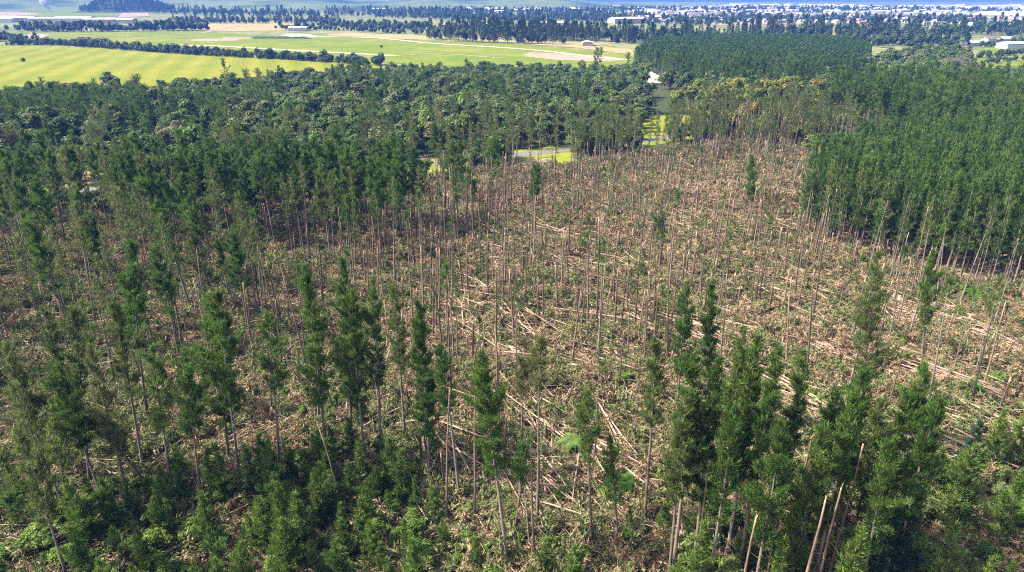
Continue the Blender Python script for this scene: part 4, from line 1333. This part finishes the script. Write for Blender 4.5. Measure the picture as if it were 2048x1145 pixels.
FN = [make_fern(960 + k) for k in range(2)]
FN = [[('stem', a), ('fronds', b)] for a, b in FN]
ferns = Kind('tree_fern', 'tree_ferns', 'tree fern', FN, 'tree ferns')
for px, py, lab in ((1250, 985, 'bright green tree fern with radiating fronds right of the bottom centre'), (1585, 745, 'tree fern by the logs behind the grove'), (1245, 765, 'tree fern in the middle of the clearing'),
                    (1965, 590, 'tree fern in the shade of the plantation edge'), (1938, 600, 'tree fern left of the shaded one at the plantation edge'), (780, 930, 'low tree fern under the upright pine row'),
                    (1140, 905, 'tree fern beside the leaning snapped trunk'), (1990, 770, 'tree fern in the open on the right'), (1935, 790, 'tree fern above the sandy track'),
                    (1520, 625, 'tree fern among the right hand logs'), (310, 880, 'tree fern left of the bushiest pine'), (540, 1115, 'bright tree fern at the bottom edge'), (660, 470, 'tree fern below the dense stand')):
    ferns.add(G(px, py)[:2], [0, 1], (.75, 1.1), lab, None, 0)
ferns.build()

# --- native bush beyond the road
NV = [tc(make_broad(1100 + k, h, w, .5, 1500, m, .2, 20)) for k, (h, w, m) in enumerate((
    (9, 7, 'leaf'), (7, 6.5, 'leaf'), (11, 7, 'leaf'), (6, 6, 'leaf'), (8, 7, 'leaf'), (10, 6, 'leaf_bright')))]
NV.append(tc(make_broad(1120, 12, 6, .55, 900, 'leaf_yellow', .25, 9)))
NV.append(tc(make_broad(1121, 9, 6, .55, 700, 'leaf_bare', .25, 9, 1, True)))
bush = Kind('broadleaf_tree', 'native_bush', 'tree', NV, 'mixed native bush filling the valley beyond the road')
pts = fill([(-500, 214), (0, 206), (130, 199), (300, 189), (430, 176), (560, 163), (680, 150), (800, 145), (1000, 143), (1180, 144), (1300, 140), (1300, 180), (1290, 262), (1150, 296), (860, 326), (560, 360), (150, 380), (-500, 402)], 5.6, .5, .9)
pts = pts[road_dist(pts) > 9]
far = pts[:, 1] > 430
bush.add(pts[far], [1, 3, 3, 4, 0, 1, 5, 3], (.45, 1.15), 'rounded small tree in the bush at the pasture edge', 'bush at the pasture edge')
bush.add(pts[~far], [0, 1, 2, 3, 4, 4, 2, 5, 1, 0, 3, 3], (.5, 1.5), 'rounded native tree in the bush behind the road', 'bush behind the road')
pts = fill([(-400, 412), (0, 402), (420, 378), (700, 356), (862, 342), (868, 396), (700, 416), (420, 430), (165, 440), (-400, 445)], 5.0, .5, .8)
pts = pts[road_dist(pts) > 9]
bush.add(pts, [0, 1, 3, 4, 3, 5], (.45, .95), 'rounded tree between the dense stand and the road', 'bush between stand and road')
pts = fill([(1420, 292), (1600, 262), (1660, 300), (1720, 352), (1640, 345), (1590, 292), (1470, 292)], 4.6, .5, .85)
pts = pts[road_dist(pts) > 7]
bush.add(pts, [6, 6, 0, 3, 5], (.5, 1.0), 'low yellow green tree behind the wall of bare stems', 'low trees behind the bare stems')
pts = np.concatenate([fill([(1140, 296), (1285, 276), (1285, 325), (1140, 345)], 3.0, .5, .95), fill([(1335, 268), (1640, 230), (1640, 300), (1335, 320)], 3.8, .5, .8), fill([(928, 318), (1022, 308), (1022, 345), (928, 355)], 3.0, .5, .9)])
rd = road_dist(pts)
pts = pts[(rd > 3.4) & (rd < 15)]
bush.add(pts, [0, 1, 3, 4, 5, 2], (.6, 1.15), 'leafy tree crowding the verge and hiding the road', 'leafy trees along the road')
pts = fill([(1300, 270), (1420, 290), (1640, 262), (1700, 226), (1560, 200), (1400, 210), (1310, 236)], 6.5, .5, .8)
pts = pts[(road_dist(pts) > 8)]
bush.add(pts, [6, 6, 6, 6, 5, 0], (1.0, 1.5), 'yellowing tree behind the top of the clearing', 'yellowing trees')
bush.add(fill([(1900, 222), (2400, 222), (2400, 190), (1960, 196)], 6), [6], (.9, 1.2), 'golden tree in the far right grove', 'golden trees on the right')
bush.add(fill([(1300, 170), (1400, 168), (1640, 176), (1800, 200), (1900, 226), (1740, 228), (1500, 205), (1380, 205)], 7), [0, 2, 4, 2], (.9, 1.4), 'grey green tree in the wood before the far pine block', 'wood before the far block')
bush.add(fill([(1700, 160), (1760, 130), (1860, 112), (1930, 118), (1940, 160), (1880, 196), (1780, 190)], 8), [2, 0, 4], (1.1, 1.6), 'grey green tree of the rounded wood by the far road', 'rounded grey wood')
bush.add(fill([(1880, 168), (1940, 168), (1945, 145), (1890, 150)], 8), [7], (1.2, 1.6), 'leafless purplish tree by the far road', 'leafless trees')
for px, py, v, s, lab in ((405, 322, 5, 1.5, 'bright yellow green tree before the dark wood'), (390, 345, 5, 1.1, 'bright shrubby tree below the yellow green one'), (1310, 262, 5, .9, 'lime green tree at the grass clearing'),
                          (1110, 335, 5, .5, 'bright shrub on the road verge'), (930, 352, 5, .4, 'green shrub by the verge under the ragged pines'), (8, 330, 7, 1.5, 'reddish bare tree at the left frame edge'), (40, 345, 7, 1.5, 'second reddish bare tree near the left edge')):
    bush.add(G(px, py)[:2], [v], (s, s), lab, None)
bush.build()

# --- distant trees: belts, woods and town trees
DV = [[('distant_tree', make_far(1200 + k, kd, h, w, m, lf, nn))] for k, (kd, h, w, m, lf, nn) in enumerate((
    ('broad', 8, 7.5, 'leaf_far', .9, 330), ('broad', 10, 8, 'leaf_far', 1.0, 330), ('broad', 6, 7, 'leaf_far', .8, 270),
    ('pine', 18, 6, 'leaf_far', 1.1, 330), ('broad', 14, 9, 'leaf_far', 1.2, 360), ('broad', 8, 6, 'leaf_bare', .8, 200)))]
dist = Kind('distant_tree', 'distant_woods', 'tree', DV, 'belts and woods of distant trees around the pastures and the town')


def belt(line, width, spacing, var, scl, label, group):
    c = np.array([G(u, v)[:2] for u, v in line])
    out = []
    for a, b in zip(c[:-1], c[1:]):
        L = np.linalg.norm(b - a)
        k = max(1, int(L / spacing))
        rows = max(1, int(width / spacing))
        d = (b - a) / L
        nn = np.array([-d[1], d[0]])
        for i in range(k):
            for j in range(rows):
                out.append(a + d * (i + rng.uniform(0, 1)) * spacing + nn * ((j + .5 + rng.uniform(-.4, .4)) / rows - .5) * width)
    out = np.array(out)
    out = out + rng.normal(0, .35 * min(width, 60), out.shape) * (rng.random((len(out), 1)) < .25)
    dist.add(patchy(out, .8, len(dist.rec) * .01, .35), var, (scl[0] * .75, scl[1]), label, group)


belt([(20, 90), (130, 91), (230, 97), (330, 105), (430, 112), (520, 116), (600, 121), (680, 126), (760, 133)], 18, 4.2, [0, 1, 2, 2], (.7, 1.15), 'round tree in the hedgerow belt between the two pastures', 'hedgerow between pastures')
belt([(170, 89), (225, 93)], 14, 6, [5], (1.0, 1.4), 'leafless tree in the hedgerow belt', 'leafless hedgerow trees')
belt([(-300, 86), (0, 84), (40, 80)], 50, 8, [1, 4, 0], (1.0, 1.4), 'tree in the wood at the left edge of the pastures', 'wood left of the pastures')
belt([(40, 62), (150, 64), (260, 63), (420, 61)], 36, 6.5, [1, 4, 0], (1.0, 1.5), 'tree in the belt before the white factory', 'belt before the factory')
belt([(340, 46), (420, 47), (560, 47), (680, 45)], 70, 11, [3, 1, 4, 0], (1.0, 1.4), 'tree in the belt beyond the farm road', 'belt beyond the farm road')
belt([(560, 58), (620, 61), (700, 62), (760, 66), (860, 70)], 30, 9, [4, 1, 0, 1], (.8, 1.2), 'tree beside the white farm shed', 'trees by the farm shed')
belt([(640, 52), (760, 56), (860, 62)], 60, 10, [1, 0, 4], (.9, 1.3), 'tree in the scattered wood behind the pasture', 'scattered wood behind the pasture')
belt([(860, 78), (940, 84), (1060, 88), (1130, 90)], 20, 7, [3, 4, 3, 1], (1.2, 1.6), 'tall dark tree in the windbreak behind the pasture', 'windbreak behind the pasture')
belt([(930, 66), (1060, 76), (1220, 84)], 60, 8, [3, 3, 4], (1.1, 1.5), 'tree of the dark windbreak wood', 'dark windbreak wood')
belt([(1230, 86), (1320, 84), (1440, 82), (1480, 84)], 80, 9, [4, 3, 1], (1.1, 1.6), 'tall dark tree behind the far pine block', 'wood behind the far block')
belt([(1500, 70), (1640, 74), (1760, 78), (1880, 76)], 120, 12, [4, 1, 3], (1.2, 1.7), 'dark tree of the wood before the town', 'wood before the town')
belt([(1620, 90), (1760, 92), (1900, 90)], 90, 10, [4, 1, 0], (1.0, 1.5), 'tree in the belt beside the dry paddock', 'belt by the dry paddock')
belt([(1960, 118), (2048, 108), (2200, 100)], 8, 5, [0, 2], (.7, 1.0), 'shelter hedge tree in the orchards', 'orchard shelter hedges')
belt([(1970, 128), (2080, 118), (2200, 112)], 7, 5, [0, 2], (.6, .9), 'low hedge tree in the orchards', 'orchard low hedges')
belt([(1950, 96), (2060, 88), (2200, 86)], 20, 8, [0, 1, 2], (.8, 1.2), 'tree around the orchard houses', 'trees around the orchard houses')
belt([(1950, 72), (2060, 66), (2200, 64)], 90, 12, [4, 1, 3], (1.2, 1.7), 'tall dark tree at the right end of the town', 'trees right of the town')
belt([(820, 34), (1000, 40), (1140, 42), (1260, 40)], 260, 17, [3, 4, 1], (1.1, 1.6), 'tree of the long wood before the white roofs', 'long wood before the white roofs')
belt([(340, 27), (520, 32), (700, 33), (840, 31)], 160, 22, [3, 4, 1], (1.2, 1.7), 'tree of the far wood under the hills', 'far wood under the hills')
belt([(900, 20), (1100, 22), (1300, 24), (1500, 22), (1700, 21), (1900, 20)], 900, 29, [4, 1, 0], (1.0, 1.5), 'tree among the far roofs of the town', 'far town trees')
belt([(1240, 46), (1440, 40), (1640, 40), (1800, 42), (1960, 44)], 420, 16, [4, 1, 0, 2], (.8, 1.4), 'tree among the near houses of the town', 'near town trees')
kp = []
for q in range(900):
    x, y = KNOLL[0] + rng.uniform(-150, 170), KNOLL[1] + rng.uniform(-10, 290)
    if knoll_h(x, y) > 3:
        kp.append((x, y))
dist.add(np.array(kp), [3, 3, 4], (.8, 1.1), 'conifer on the rounded dark hill', 'conifers on the knoll', 0, 0, .1, knoll_h)
for px, py, s in ((47, 126, .62), (763, 97, .5), (38, 20, 2.0)):
    dist.add(G(px, py)[:2], [0], (s, s), {47: 'small dark tree alone in the large mown pasture', 763: 'small dark tree alone in the pale pasture', 38: 'dark clump of trees on the far green slope'}[px], None)
for r in dist.rec[-3:]:
    r['first'] = True
dist.build()

# ------------------------------------------------------------------ buildings
M['wall'] = plain_mat('house_wall', [(.32, .30, .26), (.40, .38, .36), (.28, .22, .17), (.44, .44, .42), (.25, .25, .25)], .8)
M['roof'] = plain_mat('house_roof', [(.10, .10, .12), (.18, .18, .20), (.36, .36, .36), (.17, .085, .06), (.26, .24, .22), (.08, .09, .10), (.40, .40, .40)], .6)
M['roof_white'] = plain_mat('factory_roof', [(.40, .40, .40), (.34, .35, .37), (.28, .26, .24)], .5)
M['steel'] = plain_mat('galvanised_steel', [(.62, .64, .66), (.68, .7, .72)], .45, .3)


def house_meshes(w, d, h, rise, rm):
    s = Soup()
    x, y = w / 2, d / 2
    s.add([(-x, -y, 0), (x, -y, 0), (x, y, 0), (-x, y, 0), (-x, -y, h), (x, -y, h), (x, y, h), (-x, y, h), (-x, 0, h + rise * .96), (x, 0, h + rise * .96)],
          [(0, 1, 5), (0, 5, 4), (1, 2, 6), (1, 6, 5), (2, 3, 7), (2, 7, 6), (3, 0, 4), (3, 4, 7), (4, 8, 7), (5, 6, 9)])
    t = Soup()
    e = .5
    k = rise / y * e
    V = [(-x - e, -y - e, h - k), (x + e, -y - e, h - k), (x + e, 0, h + rise), (-x - e, 0, h + rise), (-x - e, y + e, h - k), (x + e, y + e, h - k)]
    V2 = [(a, b, c + .18) for a, b, c in V]
    F = [(0, 1, 2), (0, 2, 3), (3, 2, 5), (3, 5, 4)]
    t.add(V2, F)
    t.add(V, [f[::-1] for f in F])
    n = len(V)
    ed = [(0, 1), (1, 2), (2, 5), (5, 4), (4, 3), (3, 0)]
    t.add(V + V2, [q for a, b in ed for q in ((a, b, b + n), (a, b + n, a + n))])
    return [('wall', s.mesh('wall', [M['wall']])), ('roof', t.mesh('roof', [M[rm]]))]


HV = [house_meshes(14, 9, 2.7, 2.2, 'roof'), house_meshes(18, 10, 2.8, 2.4, 'roof'), house_meshes(11, 9, 5.2, 2.0, 'roof'), house_meshes(60, 28, 7, 2.5, 'roof_white'), house_meshes(34, 18, 5.5, 2.0, 'roof_white')]
town = Kind('house', 'town_houses', 'house', HV, 'further roofs of the town spread along the lake')
town.add(fill([(1250, 47), (1420, 50), (1640, 47), (1760, 50), (1950, 52), (2200, 56), (2200, 36), (1940, 36), (1640, 30), (1380, 28), (1240, 34)], 30, .4, .6), [0, 1, 2, 0, 1], (.85, 1.3), 'small house with pale roof in the near part of the town', 'near town houses')
town.add(fill([(1240, 34), (1380, 28), (1640, 30), (1940, 33), (1930, 21), (1640, 17), (1400, 16), (1260, 20)], 48, .4, .55), [0, 1, 2, 4], (1.0, 1.5), 'house with pale roof in the far part of the town', 'far town houses')
town.add(fill([(1800, 19), (2300, 21), (2300, 17), (1600, 14), (1400, 14), (1420, 16), (1640, 17)], 70, .4, .6), [1, 4, 3], (1.0, 1.6), 'tiny pale roof at the back of the town', 'roofs at the back of town')
town.add(fill([(860, 22), (1000, 27), (1240, 24), (1250, 17), (1100, 14), (860, 15)], 80, .4, .6), [3, 4, 4], (.7, 1.4), 'long white warehouse roof in the industrial strip', 'white warehouses')
for px, py, v, s, ry, lab in ((597, 62, 4, .9, .1, 'white farm shed standing alone behind the pasture'), (1175, 92, 4, .7, 1.5, 'low white hut in the pasture before the windbreak'), (1042, 86, 0, .8, .2, 'small white hut under the windbreak trees'),
                              (1110, 54, 3, 1.0, .1, 'long white shed in the wood beyond the windbreak'), (1255, 47, 3, 1.3, .3, 'large white hall at the near edge of the town'), (1290, 42, 3, 1.2, .35, 'white hall behind the large one'),
                              (905, 56, 4, 1.0, .2, 'pale shed at the wood edge'), (960, 51, 0, 1.2, .4, 'terracotta toned house among trees'), (980, 52, 1, 1.1, .2, 'pale house among trees beyond the pasture'), (1940, 92, 1, 1.1, .3, 'house with white roof beside the far road'),
                              (1975, 84, 0, 1.2, .5, 'pale house above the orchards'), (2010, 83, 0, 1.1, .2, 'small house above the orchards'), (2030, 98, 4, 1.0, .1, 'long glasshouse by the orchard hedge'), (40, 44, 3, 1.2, .05, 'white factory roof at the left end'),
                              (95, 45, 3, 1.1, .05, 'white factory roof, second from the left end'), (150, 46, 3, 1.3, .03, 'white factory roof in the middle of the works'), (205, 47, 3, 1.1, .05, 'white factory roof, right of the middle'), (250, 47, 4, 1.3, .0, 'white factory roof at the right end'), (5, 45, 3, 1.0, .0, 'pale factory roof cut by the frame edge'),
                              (760, 23, 3, 1.2, .0, 'long pale shed on the far plain'), (830, 20, 3, 1.2, .1, 'long pale shed near the industrial strip')):
    town.rec.append(dict(loc=(*G(px, py)[:2], 0.0), rot=(0, 0, ry), scl=(s, s, s), var=v, label=lab, group='single farm and factory buildings'))
for r in town.rec:
    r['loc'] = (r['loc'][0], r['loc'][1], .35)
town.build()

# pylons under the hills
def pylon(px, py, H, label):
    g = G(px, py)
    e = link('pylon', None)
    e.location = g
    e.rotation_euler = (0, 0, .3)
    tag(e, label, 'pylon', 'pylons under the hills')
    r = .28
    for sx in (-1, 1):
        for sy in (-1, 1):
            s = Soup()
            s.tube([(sx * 3.2, sy * 3.2, 0), (sx * 1.1, sy * 1.1, H * .6), (sx * .3, sy * .3, H)], [r, r * .9, r * .7], 4)
            link('leg', s.mesh('leg', [M['steel']]), e)
    b = Soup()
    for k in range(7):
        z0, z1 = H * k / 7, H * (k + 1) / 7
        w = lambda z: 3.2 - 2.1 * min(z / (H * .6), 1) - .8 * max(0, (z - H * .6) / (H * .4))
        for a, c in (((-1, -1), (1, -1)), ((1, -1), (1, 1)), ((1, 1), (-1, 1)), ((-1, 1), (-1, -1))):
            b.tube([(a[0] * w(z0), a[1] * w(z0), z0), (c[0] * w(z1), c[1] * w(z1), z1)], r * .6, 3, 0, False)
            b.tube([(c[0] * w(z0), c[1] * w(z0), z0), (a[0] * w(z1), a[1] * w(z1), z1)], r * .6, 3, 0, False)
    link('bracing', b.mesh('bracing', [M['steel']]), e)
    for z, L in ((H * .68, 7.5), (H * .8, 6), (H * .92, 4.5)):
        s = Soup()
        s.tube([(-L, 0, z + .4), (0, 0, z), (L, 0, z + .4)], [r * .5, r * 1.2, r * .5], 4)
        s.tube([(-L, 0, z + .4), (0, 0, z + 1.4), (L, 0, z + .4)], r * .5, 3)
        link('cross_arm', s.mesh('cross_arm', [M['steel']]), e)


pylon(346, 20, 36, 'grey steel pylon on the green paddock under the hills')
pylon(466, 26, 34, 'grey steel pylon beside the far wood')

# pale clay bank in the bush
def bank(px, py, w, h, label, seed):
    g = G(px, py)
    r = np.random.default_rng(seed)
    n = 14
    xs = np.linspace(-w / 2, w / 2, n)
    V, T = [], []
    for i, x in enumerate(xs):
        hh = h * (1 - (2 * abs(x) / w) ** 2.5) * r.uniform(.8, 1.1) + .2
        for j, (fy, fz) in enumerate(((0, 0), (1.2, .35), (2.2, .75), (3.5, 1.0), (9, 1.05), (16, 0))):
            V.append((x + r.normal(0, .3), fy + r.normal(0, .35), hh * fz))
    for i in range(n - 1):
        for j in range(5):
            a = i * 6 + j
            T += [(a, a + 6, a + 7), (a, a + 7, a + 1)]
    o = link('clay_bank', mesh_np('clay_bank', np.array(V), np.array(T), [M['clay']]))
    o.location = g
    tag(o, label, 'clay bank')


bank(1306, 166, 15, 5.5, 'white eroded clay bank showing through the bush', 5)
bank(1257, 172, 7, 4.5, 'smaller pale clay scar left of the white bank', 6)

# steam rising near the factory
def steam():
    g = G(104, 26)
    m, n, l, out = new_mat('steam')
    v = n.new('ShaderNodeVolumePrincipled')
    v.inputs['Color'].default_value = (.98, .98, .98, 1)
    v.inputs['Density'].default_value = .12
    l.new(v.outputs[0], out.inputs['Volume'])
    s = Soup()
    r = np.random.default_rng(9)
    t = np.linspace(0, 1, 12)
    path = np.stack([-t * 34 + r.normal(0, .8, 12), t * 6, 1 + t * 44], 1)
    s.tube(path, (2 + 9 * t ** .8) * np.where(t > .9, .5, 1) * r.uniform(.85, 1.15, 12), 12)
    o = link('steam_plume', s.mesh('steam_plume', [m]))
    o.location = g
    tag(o, 'white steam plume drifting up from the far works', 'steam')


steam()

# ------------------------------------------------------------------ haze: one closed box of even, pale blue air
m, n, l, out = new_mat('haze')
v = n.new('ShaderNodeVolumePrincipled')
v.inputs['Color'].default_value = (.07, .19, .62, 1)
v.inputs['Density'].default_value = .00015
v.inputs['Anisotropy'].default_value = 0.0
l.new(v.outputs[0], out.inputs['Volume'])
HB = [(-9500, -400, -2), (9500, -400, -2), (9500, 14500, -2), (-9500, 14500, -2)]
V = HB + [(a, b, 230) for a, b, _ in HB]
me = bpy.data.meshes.new('haze')
me.from_pydata(V, [], [(3, 2, 1, 0), (4, 5, 6, 7), (0, 1, 5, 4), (1, 2, 6, 5), (2, 3, 7, 6), (3, 0, 4, 7)])
me.materials.append(m)
tag(link('haze', me), 'pale blue haze in the distance', 'haze', None, 'stuff')
